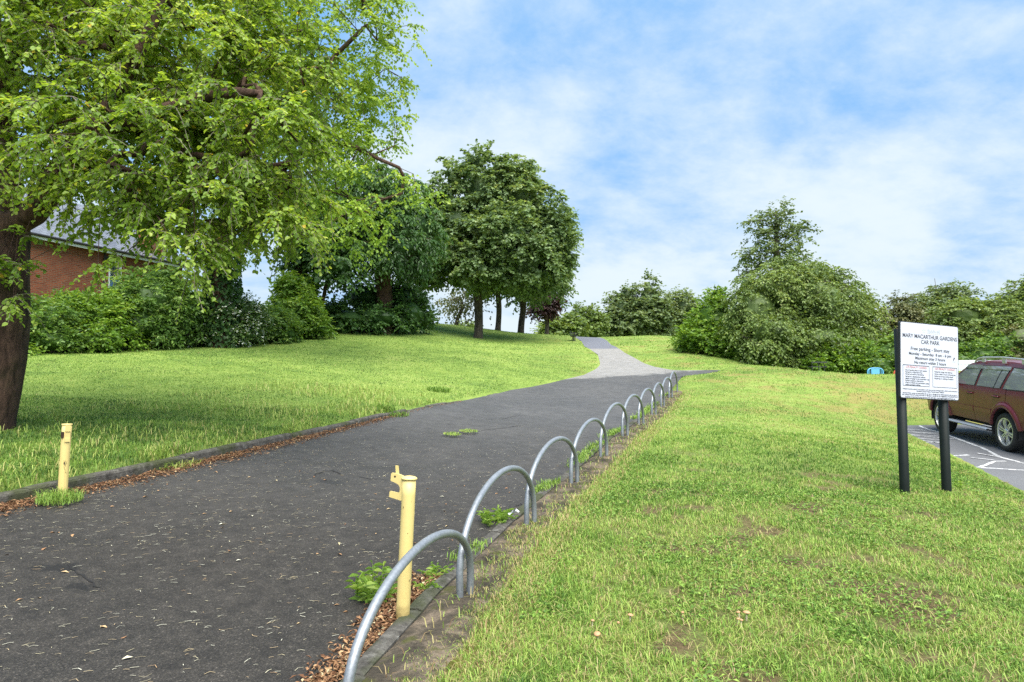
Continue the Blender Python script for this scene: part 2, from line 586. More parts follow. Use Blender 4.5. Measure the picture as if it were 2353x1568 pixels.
X = ax[:, None] + (bx - ax)[:, None] * S2
Y = ay[:, None] + (by - ay)[:, None] * S2
mb.grid(X, Y, T(X, Y) + .012)
br = mb.build('footpath', M_PATH, smooth=True)
tag(br, 'narrow side path leaving the main path to the right at the top hoop', 'path', kind='structure')

# ---- car park
t = NT('car park tarmac')
co = t.coord()
fine = t.noise(co, 70, 3, .8)
big = t.noise(co, .7, 5)
a = t.ramp(fine, [(.28, (.06, .061, .063)), (.5, (.13, .131, .134)), (.75, (.24, .24, .24))])
a = t.mix(t.ramp(big, [(.4, 0), (.65, .6)]), a, (.10, .10, .105))
M_CARPARK = t.done(t.pbsdf(a, .85, t.bump(fine, .5, .01), 0, .3))
xs, ys = np.linspace(0, 1, 30), np.linspace(.5, 18.1, 50)
edge_l = np.interp(ys, CARPARK[:4, 1], CARPARK[:4, 0]) - .04
X = edge_l[:, None] + (22 - edge_l)[:, None] * xs
Y = ys[:, None] + 0 * X
mb = MB().grid(X, Y, T(X, Y) - .01, flip=True)
cpk = mb.build('car_park', M_CARPARK, smooth=True)
tag(cpk, 'grey tarmac car park beyond the notice board', 'car park', kind='structure')

# worn white paint: strips cut by noise, flat on the tarmac
t = NT('worn road paint')
co = t.coord()
w = t.ramp(t.math('ADD', t.math('MULTIPLY', t.noise(co, 9, 6, .7), .7), t.math('MULTIPLY', t.noise(co, 60, 3), .3)), [(.42, 0), (.5, 1)])
M_PAINT = t.done(t.pbsdf(t.mix(w, (.14, .14, .14), (.52, .52, .51)), .8, None, 0, .3))


def strip(mb, pts, w, up=.004):
    pts = np.array(pts)
    p = []
    for a, b in zip(pts[:-1], pts[1:]):
        n = max(2, int(np.linalg.norm(b - a) / .12))
        p += [a + (b - a) * k / n for k in range(n)]
    p = np.array(p + [pts[-1]])
    tg = unit(np.gradient(p, axis=0))
    nr = np.stack([-tg[:, 1], tg[:, 0]], -1)
    jw = w * (.7 + .6 * vnoise(np.arange(len(p)) * .7, pts[0][0] * 7))
    a, b = p - nr * jw[:, None] / 2, p + nr * jw[:, None] / 2
    X, Y = np.stack([a[:, 0], b[:, 0]], -1), np.stack([a[:, 1], b[:, 1]], -1)
    mb.grid(X, Y, T(X, Y) - .01 + up)


mb = MB()
strip(mb, [on_park(*q) for q in [(2113, 978), (2180, 1000), (2255, 1028), (2298, 1050), (2353, 1064), (2420, 1076)]], .075)
strip(mb, [on_park(*q) for q in [(2195, 1069), (2290, 1076), (2353, 1080), (2440, 1088)]], .065)
strip(mb, [on_park(*q) for q in [(2250, 1074), (2286, 1060), (2312, 1060)]], .06, .008)
strip(mb, [on_park(*q) for q in [(2184, 1047), (2226, 1045)]], .06)
for k, (v0, v1) in enumerate([(985, 990), (991, 996), (999, 1003), (1007, 1012), (1017, 1016), (1029, 1033)]):
    strip(mb, [on_park(2040 + 21 * k, v0), on_park(2150 + 6 * k, v1)], .045, .012)
for k, (u0, v0, u1, v1) in enumerate([(2044, 984, 2120, 988), (2060, 990, 2170, 1000), (2090, 1000, 2195, 1010), (2100, 1010, 2170, 1020), (2245, 1042, 2290, 1050), (2230, 1052, 2285, 1058)]):
    strip(mb, [on_park(u0, v0), on_park(u1, v1)], .04, .016)
mb.build('bay_marking', M_PAINT, parent=cpk)

# cracks in the path
M_CRACK = m_plain('open crack', (.008, .007, .006), .95, 0, .4, 30)


on_path = on_park


def crack(pts, w):
    p = [on_path(*q) for q in pts]
    q = []
    for a, b in zip(p[:-1], p[1:]):
        n = max(2, int(np.linalg.norm(b - a) / .05))
        q += [a + (b - a) * k / n for k in range(n)]
    q = np.array(q + [p[-1]])
    q = q + rng.normal(size=q.shape) * .012
    tg = unit(np.gradient(q, axis=0))
    nr = np.stack([-tg[:, 1], tg[:, 0]], -1)
    ww = (w * rng.uniform(.25, 1.2, len(q)) * np.sin(np.linspace(.15, math.pi - .15, len(q))))[:, None] / 2
    a, b = q - nr * ww, q + nr * ww
    X, Y = np.stack([a[:, 0], b[:, 0]], -1), np.stack([a[:, 1], b[:, 1]], -1)
    MB().grid(X, Y, path_z(X, Y) + .004).build('crack', M_CRACK, parent=pth)


for pts, w in (([(150, 1300), (178, 1318), (205, 1338), (232, 1352), (262, 1350)], .022), ([(722, 1094), (742, 1084), (765, 1083), (786, 1092)], .05), ([(818, 1097), (850, 1101), (892, 1103)], .02),
               ([(1082, 994), (1120, 988), (1160, 984), (1215, 975)], .022), ([(1150, 965), (1190, 955), (1240, 958)], .02), ([(560, 1180), (600, 1172), (640, 1178)], .012), ([(1180, 1165), (1195, 1160), (1212, 1166)], .04)):
    crack(pts, w)

# ---- kerbs
M_KERB = None
t = NT('weathered kerb stone')
co = t.coord()
f = t.noise(co, 14, 6, .7)
c = t.ramp(f, [(.3, (.035, .032, .028)), (.55, (.10, .093, .08)), (.75, (.20, .19, .165))])
lich = t.ramp(t.noise(co, 7, 5, .6, .5), [(.66, 0), (.7, 1)])
c = t.mix(t.math('MULTIPLY', lich, .6), c, (.30, .30, .27))
moss = t.ramp(t.noise(co, 2.2, 4), [(.48, 0), (.62, .7)])
c = t.mix(moss, c, (.045, .055, .018))
M_KERB = t.done(t.pbsdf(c, .95, t.bump(t.math('ADD', f, t.noise(co, 70, 3)), .8, .012), 0, .2))


def kerb(name, fx, y0, y1, width, top, stone, label, bury=None, out=-1):
    mb = MB()
    y = y0
    k = 0
    while y < y1:
        L = stone * (.85 + .3 * random.random())
        ye = min(y + L - .012, y1)
        yy = np.linspace(y, ye, 8)
        dz = random.uniform(-.012, .012)
        dx = random.uniform(-.012, .012)
        sink = bury(y) if bury else 0
        prof = np.array([(0, -.16), (0, top - .03), (.012, top - .008), (.035, top), (width - .03, top), (width, top - .012), (width, -.16)])
        xb = fx(yy) + dx
        zb = T(xb, yy) + dz - sink
        for q in (0, len(yy) - 1):
            zb[q] -= .004
        X = xb[:, None] + out * prof[None, :, 0]
        Y = yy[:, None] + 0 * X
        Z = zb[:, None] + prof[None, :, 1] + .006 * (fbm(X * 9, Y * 9, prof[None, :, 1] * 9, o=3) - .5)
        mb.grid(X, Y, Z, flip=out > 0)
        n = len(prof)
        for q, rev in ((0, False), (len(yy) - 1, True)):
            V = np.stack([X[q], Y[q], Z[q]], -1)
            mb.add(V, T=[(0, i, i + 1)[::-1 if rev else 1] for i in range(1, n - 1)])
        y += L
        k += 1
    o = mb.build(name, M_KERB, smooth=False, recalc=True)
    return tag(o, label, 'kerb', kind='structure')


kerb('kerb', lambda y: kerb_x(y) - .0, -2, 20.5, .13, .115, .92, 'raised stone kerb along the left edge of the path', bury=lambda y: .085 * float(sstep(9, 16.5, y)) + .03 * float(sstep(15, 20, y)) + (.02 if y > 9.5 and math.sin(y * 2.3) > .3 else 0), out=-1)
kerb('kerb', lambda y: row_x(y) - .31, -2, 21.3, .12, .045, .95, 'low stone edging between the path and the hoops', bury=lambda y: .0 if y < 6 else .03 * (math.sin(y * 1.7) > .3), out=1)

# bare earth and broken concrete round the feet of the hoops
t = NT('trodden earth')
co = t.coord()
f = t.noise(co, 3.5, 6, .65, .4)
c = t.ramp(f, [(.32, (.03, .026, .02)), (.48, (.085, .070, .050)), (.6, (.20, .155, .11)), (.75, (.13, .10, .07))])
c = t.mix(t.ramp(t.noise(co, 30, 4), [(.4, 0), (.75, .6)]), c, (.05, .042, .033))
c = t.mix(t.ramp(t.noise(co, 5, 5), [(.58, 0), (.66, .8)]), c, (.07, .075, .02))
M_EARTH = t.done(t.pbsdf(c, .95, t.bump(t.math('ADD', f, t.noise(co, 60, 4)), .9, .02), 0, .15))
ys = np.arange(-2, 21.6, .12)
ss = np.linspace(-.2, .30, 8)
X = row_x(ys)[:, None] + ss * (1 + .5 * (fbm(ys * 1.2, 9.1) - .5))[:, None]
Y = ys[:, None] + 0 * X
Zg = T(X, Y) + .022 + .03 * fbm(X * 4, Y * 4, o=3) - np.array([.02, 0, 0, 0, 0, 0, .02, .1])
er = MB().grid(X, Y, Zg, flip=True).build('verge_strip', M_EARTH, smooth=True)
tag(er, 'strip of bare earth and moss round the feet of the hoops', 'ground', kind='structure')

# ------------------------------------------------------------------ hoops
t = NT('galvanised steel')
co = t.coord()
f = t.noise(co, 5, 6, .65)
sp = t.n('ShaderNodeTexVoronoi', {'Vector': co, 'Scale': 90.0}).outputs['Color']
c = t.mix(f, (.20, .215, .23), (.34, .36, .38))
c = t.mix(.25, c, t.n('ShaderNodeRGBToBW', {'Color': sp}).outputs[0], 'SOFT_LIGHT')
c = t.mix(t.ramp(t.noise(co, 11, 5, .7), [(.62, 0), (.75, .6)]), c, (.16, .165, .17))
M_GALV = t.done(t.pbsdf(c, t.math('MULTIPLY_ADD', f, .25, .38), t.bump(f, .15, .004), .55, .5))

legs = [(float(row_x(3.0 - .05)), 2.95)] + []
joints = [4.82, 6.66, 8.5, 10.33, 12.17, 14.0, 15.84, 17.7, 19.5, 21.3]
hoop_labels = [
    'galvanised steel hoop nearest the camera, rising in front of the yellow post with the hook',
    'second steel hoop of the row, just beyond the yellow post with the hook',
    'third galvanised steel hoop from the near end of the row',
    'fourth galvanised steel hoop from the near end of the row',
    'fifth galvanised steel hoop, halfway along the row beside the path',
    'sixth galvanised steel hoop from the near end of the row',
    'fourth galvanised steel hoop from the far uphill end of the row',
    'third galvanised steel hoop from the far uphill end of the row',
    'last but one of the steel hoops at the far uphill end of the row',
    'farthest and smallest looking steel hoop at the uphill end of the row']
prev = 3.12
for k, j in enumerate(joints):
    y0, y1 = prev - .05, j + .015
    p0 = np.array([row_x(y0) - random.uniform(.02, .05), y0])
    p1 = np.array([row_x(y1) + random.uniform(.02, .04), y1])
    z0, z1 = float(T(*p0)) + .02, float(T(*p1)) + .02
    H = .69 + random.uniform(-.012, .012)
    if k == 0:
        H -= .075
    a = np.linspace(0, math.pi, 29)
    leg = .13
    tt = np.concatenate([[0, 0], (1 - np.cos(a)) / 2, [1, 1]])
    hh = np.concatenate([[-.12, 0], leg + (H - leg) * np.sin(a) ** .92, [0, -.12]])
    lean = random.uniform(-.02, .02)
    nrm = unit(np.array([-(p1 - p0)[1], (p1 - p0)[0]]))
    pts = np.stack([p0[0] + (p1 - p0)[0] * tt + nrm[0] * lean * hh, p0[1] + (p1 - p0)[1] * tt + nrm[1] * lean * hh, z0 + (z1 - z0) * tt + hh], -1)
    mb = MB()
    mb.tube(pts, .0255, 14)
    o = mb.build('hoop_barrier', M_GALV, smooth=True)
    tag(o, hoop_labels[k], 'hoop', 'steel hoops between the path and the lawn')
    prev = j

# ------------------------------------------------------------------ yellow posts
t = NT('chipped yellow paint')
co = t.coord()
f = t.noise(co, 4, 5)
c = t.mix(f, (.63, .48, .16), (.75, .60, .25))
chip = t.ramp(t.noise(co, 22, 6, .7), [(.655, 0), (.67, 1)])
dirt = t.ramp(t.noise(co, 8, 6, .7), [(.56, 0), (.8, .45)])
c = t.mix(dirt, c, (.34, .22, .07))
c = t.mix(chip, c, (.05, .022, .012))
gz = t.n('ShaderNodeSeparateXYZ', {'Vector': co}).outputs['Z']
splash = t.ramp(t.math('ADD', t.math('MULTIPLY', gz, 4.5), t.math('MULTIPLY_ADD', t.noise(co, 16, 5), 1.0, -.5)), [(.0, .8), (.5, 0)])
c = t.mix(splash, c, (.14, .085, .03))
M_YEL = t.done(t.pbsdf(c, .42, t.bump(t.noise(co, 30, 4), .12, .004), 0, .45))
M_HOLESHADE = m_plain('rusty hole shade', (.035, .018, .01), .9, 0, .5, 30)  # dark colour of solid pieces stands for the shade inside the latch holes
M_BLACK = m_plain('black marker scrawl', (.012, .012, .014), .6, 0, .2)


def post_xy(u, v):
    return hit(u, v)


bx, by, bz = post_xy(925, 1425)
b1 = empty('bollard', (bx, by, bz), 'leaning yellow steel post with a hooked latch plate, between the weeds and the edging', 'bollard', 'yellow barrier posts')
b1.rotation_euler = (0, math.radians(2.2), 0)
Hh = .905
mb = MB()
zz = np.linspace(-.2, Hh, 12)
mb.tube(np.stack([0 * zz, 0 * zz, zz], -1), .0445, 28)
mb.build('post', M_YEL, b1, smooth=False)
for p in b1.children[0].data.polygons:
    p.use_smooth = len(p.vertices) == 4
mb = MB()
cz = np.array([0, .006, .012, .018, .022, .024])
mb.tube(np.stack([0 * cz, 0 * cz, Hh + cz], -1), [.051, .053, .050, .040, .024, .004], 28)
mb.build('cap', M_YEL, b1, smooth=True)
q = .000223
pl = [(850, 560), (800, 520), (690, 485), (620, 472), (430, 458), (398, 490), (390, 690), (540, 735), (610, 752), (660, 785), (700, 830), (722, 900), (712, 960), (690, 1005), (640, 1015), (400, 990), (377, 1015), (365, 1160), (820, 1240), (850, 1240)]
fr = ((-.030, 0, Hh + .012), (-.94, .34, 0), (0, 0, 1), (.34, .94, 0))
mb = MB()
mb.prism([((850 - a) * q, -(b - 560) * q * 1.02 + .0) for a, b in pl][::-1], -.006, .006, fr)
mb.build('latch_plate', M_YEL, b1, recalc=True)
mb = MB()
mb.prism([((850 - a) * q, -(b - 560) * q) for a, b in [(500, 240), (590, 240), (625, 478), (532, 478)]][::-1], .005, .013, fr)
mb.build('latch_pin', M_YEL, b1, recalc=True)
mb = MB()
hc = np.array(fr[0]) + np.array(fr[1]) * (850 - 535) * q
mb.tube([hc - np.array(fr[3]) * .0065, hc + np.array(fr[3]) * .0068], .0075, 12)
mb.build('bolt_hole', M_HOLESHADE, b1)

lx_, ly_, lz_ = post_xy(143, 1140)
b2 = empty('bollard', (lx_, ly_, lz_ - .02), 'scrawled yellow steel post with a box latch, standing against the left kerb', 'bollard', 'yellow barrier posts')
b2.rotation_euler = (0, math.radians(1.4), 0)
H2 = .745
mb = MB()
zz = np.linspace(-.2, H2, 12)
mb.tube(np.stack([0 * zz, 0 * zz, zz], -1), .0445, 28)
po = mb.build('post', M_YEL, b2)
for p in po.data.polygons:
    p.use_smooth = len(p.vertices) == 4
mb = MB()
cz = np.array([0, .005, .011, .013])
mb.tube(np.stack([0 * cz, 0 * cz, H2 + cz], -1), [.049, .050, .048, .004], 28)
mb.build('cap', M_YEL, b2)
# box latch on the side towards the other post
dv = unit(np.array([bx - lx_, by - ly_, 0]))
dv = unit(dv + np.array([.05, -.35, 0]))
nv = np.array([dv[1], -dv[0], 0])
fr = ((0, 0, H2 - .17), dv, (0, 0, 1), nv)
mb = MB()
mb.prism([(.02, 0), (.056, 0), (.056, .035), (.05, .035), (.05, .105), (.058, .105), (.058, .168), (.02, .168)], -.022, .022, fr)
mb.build('latch_box', M_YEL, b2, recalc=True)
mb = MB()
mb.prism([(.0, .04), (.036, .04), (.036, .1), (.0, .1)], -.012, .0475, ((0, 0, H2 - .17), unit(dv + nv * .2), (0, 0, 1), nv))
mb.build('latch_hole', M_HOLESHADE, b2, recalc=True)
mb = MB()
fwd = unit(np.array([-lx_, -ly_, 0]))
sd_ = np.array([-fwd[1], fwd[0], 0])
for (a0, z0, a1, z1, w) in [(.05, .365, .30, .335, .006), (.10, .385, .42, .34, .005), (.28, .37, .56, .325, .006), (.45, .385, .72, .345, .005), (.2, .33, .42, .29, .004), (.35, .30, .4, .22, .003), (.42, .24, .52, .12, .003), (.55, .14, .6, .08, .002), (.5, .3, .62, .26, .004)]:
    n = 6
    tt = np.linspace(0, 1, n)
    aa = .1 + (a0 + (a1 - a0) * tt) * .9 - .35
    V = []
    for sgn in (-1, 1):
        for i in range(n):
            dirv = fwd * math.cos(aa[i]) + sd_ * math.sin(aa[i])
            V.append(dirv * .0452 + np.array([0, 0, z0 + (z1 - z0) * tt[i] + sgn * 1.9 * w * (1 - abs(2 * tt[i] - 1) * .6)]))
    mb.add(V, Q=[(i, i + 1, n + i + 1, n + i) for i in range(n - 1)])
mb.build('scrawl', M_BLACK, b2)

# ------------------------------------------------------------------ car park notice
M_GREEN = m_plain('dark green painted post', (.007, .011, .009), .55, 0, .35, 9, .08, .25)
M_WHITE = m_plain('white sign face', (.56, .575, .64), .35, 0, .03, 3)
M_FRAME = m_plain('black sign edge', (.02, .022, .022), .5, 0, .2)
M_INK = m_plain('dark sign lettering', (.06, .065, .08), .5, 0, .1)
M_REDINK = m_plain('red sign lettering', (.60, .26, .25), .5, 0, .1)
M_GREYINK = m_plain('faded grey sign lettering', (.50, .54, .56), .5, 0, .1)
M_GREENINK = m_plain('faded green emblem', (.50, .60, .46), .5, 0, .1)
YAW, ROLL = math.radians(19), math.radians(-2.6)
A = np.array([math.cos(YAW), math.sin(YAW), 0.])
Nn = np.array([math.sin(YAW), -math.cos(YAW), 0.])          # towards the reader
Bv = np.array([0, 0, 1.])
A2 = A * math.cos(ROLL) + Bv * math.sin(ROLL)
B2 = -A * math.sin(ROLL) + Bv * math.cos(ROLL)
W_, H_ = 1.0, .965
tl = np.array(P(2066, 737.5, 8.3))
sx0, sy0, sz0 = post_xy(2076, 1135)
sx1, sy1, sz1 = post_xy(2171, 1130)
org = tl - B2 * H_                                          # lower left corner of the board
sg = empty('car_park_sign', (sx0, sy0, sz0), 'white car park notice on two dark green posts in the grass', 'sign')
sgo = np.array([sx0, sy0, sz0])
for (u, px) in ((2074, 0.117), (2166, .827)):
    pb = org + A * px - Nn * .075
    gz_ = float(T(pb[0], pb[1]))
    mb = MB()
    zz = np.array([gz_ - .3, gz_, tl[2] - .09 - px * .02])
    mb.tube(np.stack([pb[0] + 0 * zz, pb[1] + 0 * zz, zz], -1) - sgo, .056, 24)
    o = mb.build('post', M_GREEN, sg)
    for p in o.data.polygons:
        p.use_smooth = len(p.vertices) == 4
    for bb in (.12, .86):
        c = org + A2 * px + B2 * bb * H_ - Nn * .04
        MB().box(c - sgo, (.15, .05, .035), np.stack([A2, Nn, B2], -1)).build('bracket', M_FRAME, sg)


def rrect(w, h, r, n=5, o=0.0):
    pts = []
    for cx, cy, a0 in ((w - r, r, -90), (w - r, h - r, 0), (r, h - r, 90), (r, r, 180)):
        for k in range(n):
            a = math.radians(a0 + 90 * k / (n - 1))
            pts.append((cx + r * math.cos(a) + o, cy + r * math.sin(a) + o))
    return pts


mb = MB()
mb.prism(rrect(W_, H_, .03), -.018, .010, (org - sgo, A2, B2, Nn))
mb.build('board_edge', M_FRAME, sg, recalc=True)
mb = MB()
mb.prism(rrect(W_ - .022, H_ - .022, .022, o=.011), .008, .013, (org - sgo, A2, B2, Nn))
board = mb.build('board', M_WHITE, sg, recalc=True)


def text(body, x, y, size, mat, align='CENTER', width=None, name='lettering', fat=0.0, sp=1.0):
    cu = bpy.data.curves.new(name, 'FONT')
    cu.body = body
    cu.size = size
    cu.align_x = align
    cu.space_character = sp
    cu.offset = fat
    cu.extrude = .0006
    cu.materials.append(mat)
    o = bpy.data.objects.new(name, cu)
    COL.objects.link(o)
    o.parent = board
    pos = org + A2 * x * W_ + B2 * y * H_ + Nn * .0145 - sgo
    sxl = 1.0
    if width:
        bpy.context.view_layer.update()
        sxl = width * W_ / max(o.dimensions.x, .01)
    bpy.context.view_layer.update()
    me = bpy.data.meshes.new_from_object(o.evaluated_get(bpy.context.evaluated_depsgraph_get()))
    bpy.data.objects.remove(o)
    bpy.data.curves.remove(cu)
    o = bpy.data.objects.new(name, me)
    COL.objects.link(o)
    o.parent = board
    R = Matrix((( A2[0], B2[0], Nn[0]), (A2[1], B2[1], Nn[1]), (A2[2], B2[2], Nn[2]))).to_4x4()
    o.matrix_local = Matrix.Translation(Vector(pos)) @ R @ Matrix.Diagonal((sxl, 1, 1, 1))
    return o


text('Sandwell', .565, .885, .062, M_GREYINK, width=.21, fat=.0005)
text('MARY MACARTHUR GARDENS', .505, .795, .071, M_INK, width=.93, fat=.0005)
text('CAR PARK', .505, .725, .071, M_INK, width=.315, fat=.0005)
text('Free parking - Short stay', .505, .635, .058, M_INK, width=.66, fat=.0005)
text('Monday - Saturday  8 am - 6 pm', .505, .572, .050, M_INK, width=.72, fat=.0005)
text('Maximum stay 3 hours', .505, .516, .050, M_INK, width=.51, fat=.0005)
text('No return within 2 hours', .505, .46, .050, M_INK, width=.54, fat=.0005)
text('\u00a370 PENALTY CHARGE', .27, .398, .034, M_REDINK, width=.34)
text('\u00a350 PENALTY CHARGE', .755, .398, .034, M_REDINK, width=.34)
for i, s in enumerate(['Use of parking place in bad weather', 'Parked in a restricted area', 'Parked not within a marked bay', 'Parked in a disabled bay without', 'display of badge in the prescribed way', 'Parked causing an obstruction', 'Class of vehicle not permitted, unless', 'under permitted vehicles']):
    text(s, .085, .362 - .0265 * i - (.004 * (i > 2)), .024, M_INK, 'LEFT', width=.0104 * len(s))
for i, s in enumerate(['Parked for longer than allowed', 'Return within 2 hours of leaving bay', 'Parked out of hours when closed', 'Repairing or washing of vehicles']):
    text(s, .575, .362 - .029 * i, .024, M_INK, 'LEFT', width=.0102 * len(s))
text('Vehicles must be parked in accordance with the current Parking Order which can be viewed at', .505, .118, .022, M_INK, width=.93)
text('Sandwell Council House, Freeth Street, Oldbury', .505, .095, .022, M_INK, width=.47)
text('Sandwell M.B.C. accept no responsibility for any loss or damage to any vehicle parked in this car park or', .505, .066, .022, M_INK, width=.93)
text('the contents thereof unless such loss or damage is caused by the negligence of Sandwell M.B.C.', .505, .044, .022, M_INK, width=.95)
text('Enquiries to Sandwell Parking Services 0121 569 6881, email highways@sandwell.gov.uk', .505, .018, .020, M_INK, width=.85)
mb = MB()
bo = org - sgo


def rule(x0, y0, x1, y1, w):
    p = np.array([[x0, y0], [x1, y1]]) * [W_, H_]
    d = unit(p[1] - p[0])
    n = np.array([-d[1], d[0]]) * w / 2
    mb.prism([tuple(p[0] - n), tuple(p[1] - n), tuple(p[1] + n), tuple(p[0] + n)], .0125, .0142, (bo, A2, B2, Nn))


for x0, x1 in ((.045, .485), (.545, .965)):
    rule(x0, .434, x1, .434, .008)
    rule(x0, .168, x1, .168, .006)
    rule(x0, .17, x0, .43, .005)
    rule(x1, .17, x1, .43, .005)
mb.build('box_rule', M_INK, board)
mb = MB()
rule(.46, .872, .675, .868, .004)
mb.build('underline', M_GREYINK, board)
mb = MB()
for k in range(5):                                          # faint green flower-like emblem
    a = math.radians(90 + 72 * k)
    cx, cy = .40 + .024 * math.cos(a), .90 + .024 * math.sin(a)
    mb.prism([((cx + .009 * math.cos(b)) * W_, (cy + .009 * math.sin(b)) * H_) for b in np.linspace(0, 2 * math.pi, 9)[:-1]], .0125, .0142, (bo, A2, B2, Nn))
    mb.prism([((.40 + .010 * math.cos(a + s)) * W_, (.90 + .010 * math.sin(a + s)) * H_) for s in (-.6, 0, .6)] + [(.40 * W_, .90 * H_)], .0125, .0142, (bo, A2, B2, Nn))
mb.build('emblem', M_GREENINK, board)
mb = MB()
rule(.905, .535, .92, .575, .012)
rule(.912, .55, .93, .568, .009)
rule(.895, .515, .905, .519, .006)
rule(.925, .515, .938, .522, .006)
mb.build('scuff', M_INK, board)

# ------------------------------------------------------------------ playground things beyond the lawn
M_BLUE = m_plain('sky blue paint', (.12, .40, .66), .4, 0, .15, 6)
M_RED = m_plain('orange red paint', (.52, .09, .035), .4, 0, .15, 6)
M_DARK = m_plain('dark stained timber', (.03, .035, .03), .7, 0, .4, 12)
M_WHITEP = m_plain('white painted panel', (.72, .74, .78), .4, 0, .08, 4)

d = 24.0
x, y, z = P(2012, 868, d)
zb = float(ground(x, y))
o = empty('activity_frame', (x, y, zb), 'sky blue play board in a rounded tube frame beyond the lawn', 'play frame')
pw, ph = .56, .60
zt = z + .02 - zb
mb = MB()
a = np.linspace(0, 2 * math.pi, 41)
sup = lambda c, e: np.sign(c) * np.abs(c) ** e
mb.tube(np.stack([pw / 2 * sup(np.cos(a), .6) , 0 * a, zt + .12 + ph / 2 * .66 * sup(np.sin(a), .6)], -1), .022, 8, caps=False)
mb.build('frame', M_BLUE, o, smooth=True)
MB().box((0, 0, zt + .12), (.30, .02, ph * .62)).build('panel', M_BLUE, o)
for k in (-.235, -.2, .2, .235):
    MB().tube([(k, 0, zt + .12 - .15), (k, 0, zt + .12 + .15)], .008, 6).build('bar', M_BLUE, o)
for k in (-.2, .2):
    MB().tube([(k, 0, -.1), (k, 0, zt + .0)], .02, 8).build('leg', M_BLUE, o)

x, y, z = P(2066, 868, d)
zb = float(ground(x, y))
o = empty('play_arch', (x, y, zb), 'orange red tube arch beside the blue play board, half behind the notice', 'play arch')
mb = MB()
a = np.linspace(0, math.pi, 21)
mb.tube(np.vstack([[(-.19, 0, -.1)], np.stack([-.19 * np.cos(a), 0 * a, z - zb + .04 + .26 * np.sin(a) ** .8], -1), [(.19, 0, -.1)]]), .026, 8)
mb.build('arch', M_RED, o, smooth=True)

x, y, z = P(1883, 858, 25)
zb = float(ground(x, y))
o = empty('bench', (x, y, zb), 'dark park bench seen from behind in front of the bushes', 'bench')
o.rotation_euler = (0, 0, .1)
zt = max(.2, z - zb)
MB().box((0, 0, zt + .15), (.62, .03, .05)).build('backrest', M_DARK, o)
MB().box((0, .17, zt - .02), (.62, .3, .035)).build('seat', M_DARK, o)
for k in (-.28, -.02, .2):
    mb = MB()
    mb.tube([(k - .02, 0, zt + .16), (k + .03, .05, zt), (k + .04, .06, -.1)], .016, 6)
    mb.build('leg', M_DARK, o)

x, y, z = P(2240, 880, 23)
zb = float(ground(x, y))
o = empty('information_board', (x, y, zb), 'white information board on legs behind the red car', 'board')
bw = .9
z0, z1 = P(2240, 905, 23)[2] - zb, P(2240, 828, 23)[2] - zb
MB().box((0, 0, (z0 + z1) / 2), (1.35, .04, z1 - z0)).build('panel', M_WHITEP, o)
mb = MB()
for i, zz in enumerate((.13, .3, .38, .55, .63)):
    mb.box((-.35 + .06 * (i % 2), -.024, z1 - zz), (.5, .006, .022))
mb.build('print', M_GREYINK, o)
mb = MB()
a = np.linspace(0, 2 * math.pi, 13)[:-1]
mb.prism([(.28 + .13 * math.cos(q_), z1 - .3 + .13 * math.sin(q_)) for q_ in a], .021, .027, ((0, 0, 0), (1, 0, 0), (0, 0, 1), (0, -1, 0)))
mb.build('picture', m_plain('amber print', (.6, .35, .05), .5), o)
MB().box((.30, -.024, z1 - .03), (.36, .006, .05)).build('caption', M_INK, o)
for k in (-.55, .55):
    MB().tube([(k, .03, -.2), (k, .03, z1 - .05)], .04, 10).build('leg', M_FRAME, o)

x, y, z = P(2197, 850, 27)
zb = float(ground(x, y))
o = empty('play_sail', (x, y, zb), 'tall pointed blue play mast rising beside the notice edge', 'play mast')
zt = P(2197, 775, 27)[2] - zb
mb = MB()
zz = np.linspace(0, zt, 8)
mb.tube(np.stack([0 * zz - .02, 0 * zz, zz], -1), np.linspace(.17, .02, 8), 10)
mb.build('mast', M_BLUE, o, smooth=True)
MB().tube([(-.02, 0, -.1), (-.02, 0, .08)], .22, 12).build('foot', M_FRAME, o)

# seat at the top of the path, seen end on
x, y, z = P(2152 / 1.632, 1287 / 1.632, 43)
zb = float(ground(x, y))
o = empty('park_seat', (x, y, zb), 'small dark metal seat seen end on at the top of the path', 'seat')
o.scale = (.72,) * 3
M_IRON = m_plain('black painted iron', (.015, .015, .016), .5, 0, .3)
mb = MB()
mb.box((0, 0, .44), (.5, 1.3, .05))
mb.build('seat', M_IRON, o)
mb = MB()
mb.tube([(-.22, -.6, .42), (-.27, -.6, .62), (-.32, -.6, .85)], .022, 6)
mb.tube([(-.22, .6, .42), (-.27, .6, .62), (-.32, .6, .85)], .022, 6)
for k in range(4):
    mb.box((-.255 - .022 * k, 0, .56 + .085 * k), (.02, 1.3, .05))
mb.build('backrest', M_IRON, o)
for s in (-.55, .55):
    mb = MB()
    mb.tube([(.24, s, .44), (.25, s, .62), (.1, s, .67), (-.27, s, .66)], .022, 6)
    mb.build('armrest', M_IRON, o)
for s in (-.5, .5):
    for q_ in (-.08, .06):
        MB().tube([(q_, s, .43), (q_, s, -.1)], .035, 6).build('leg', M_IRON, o)

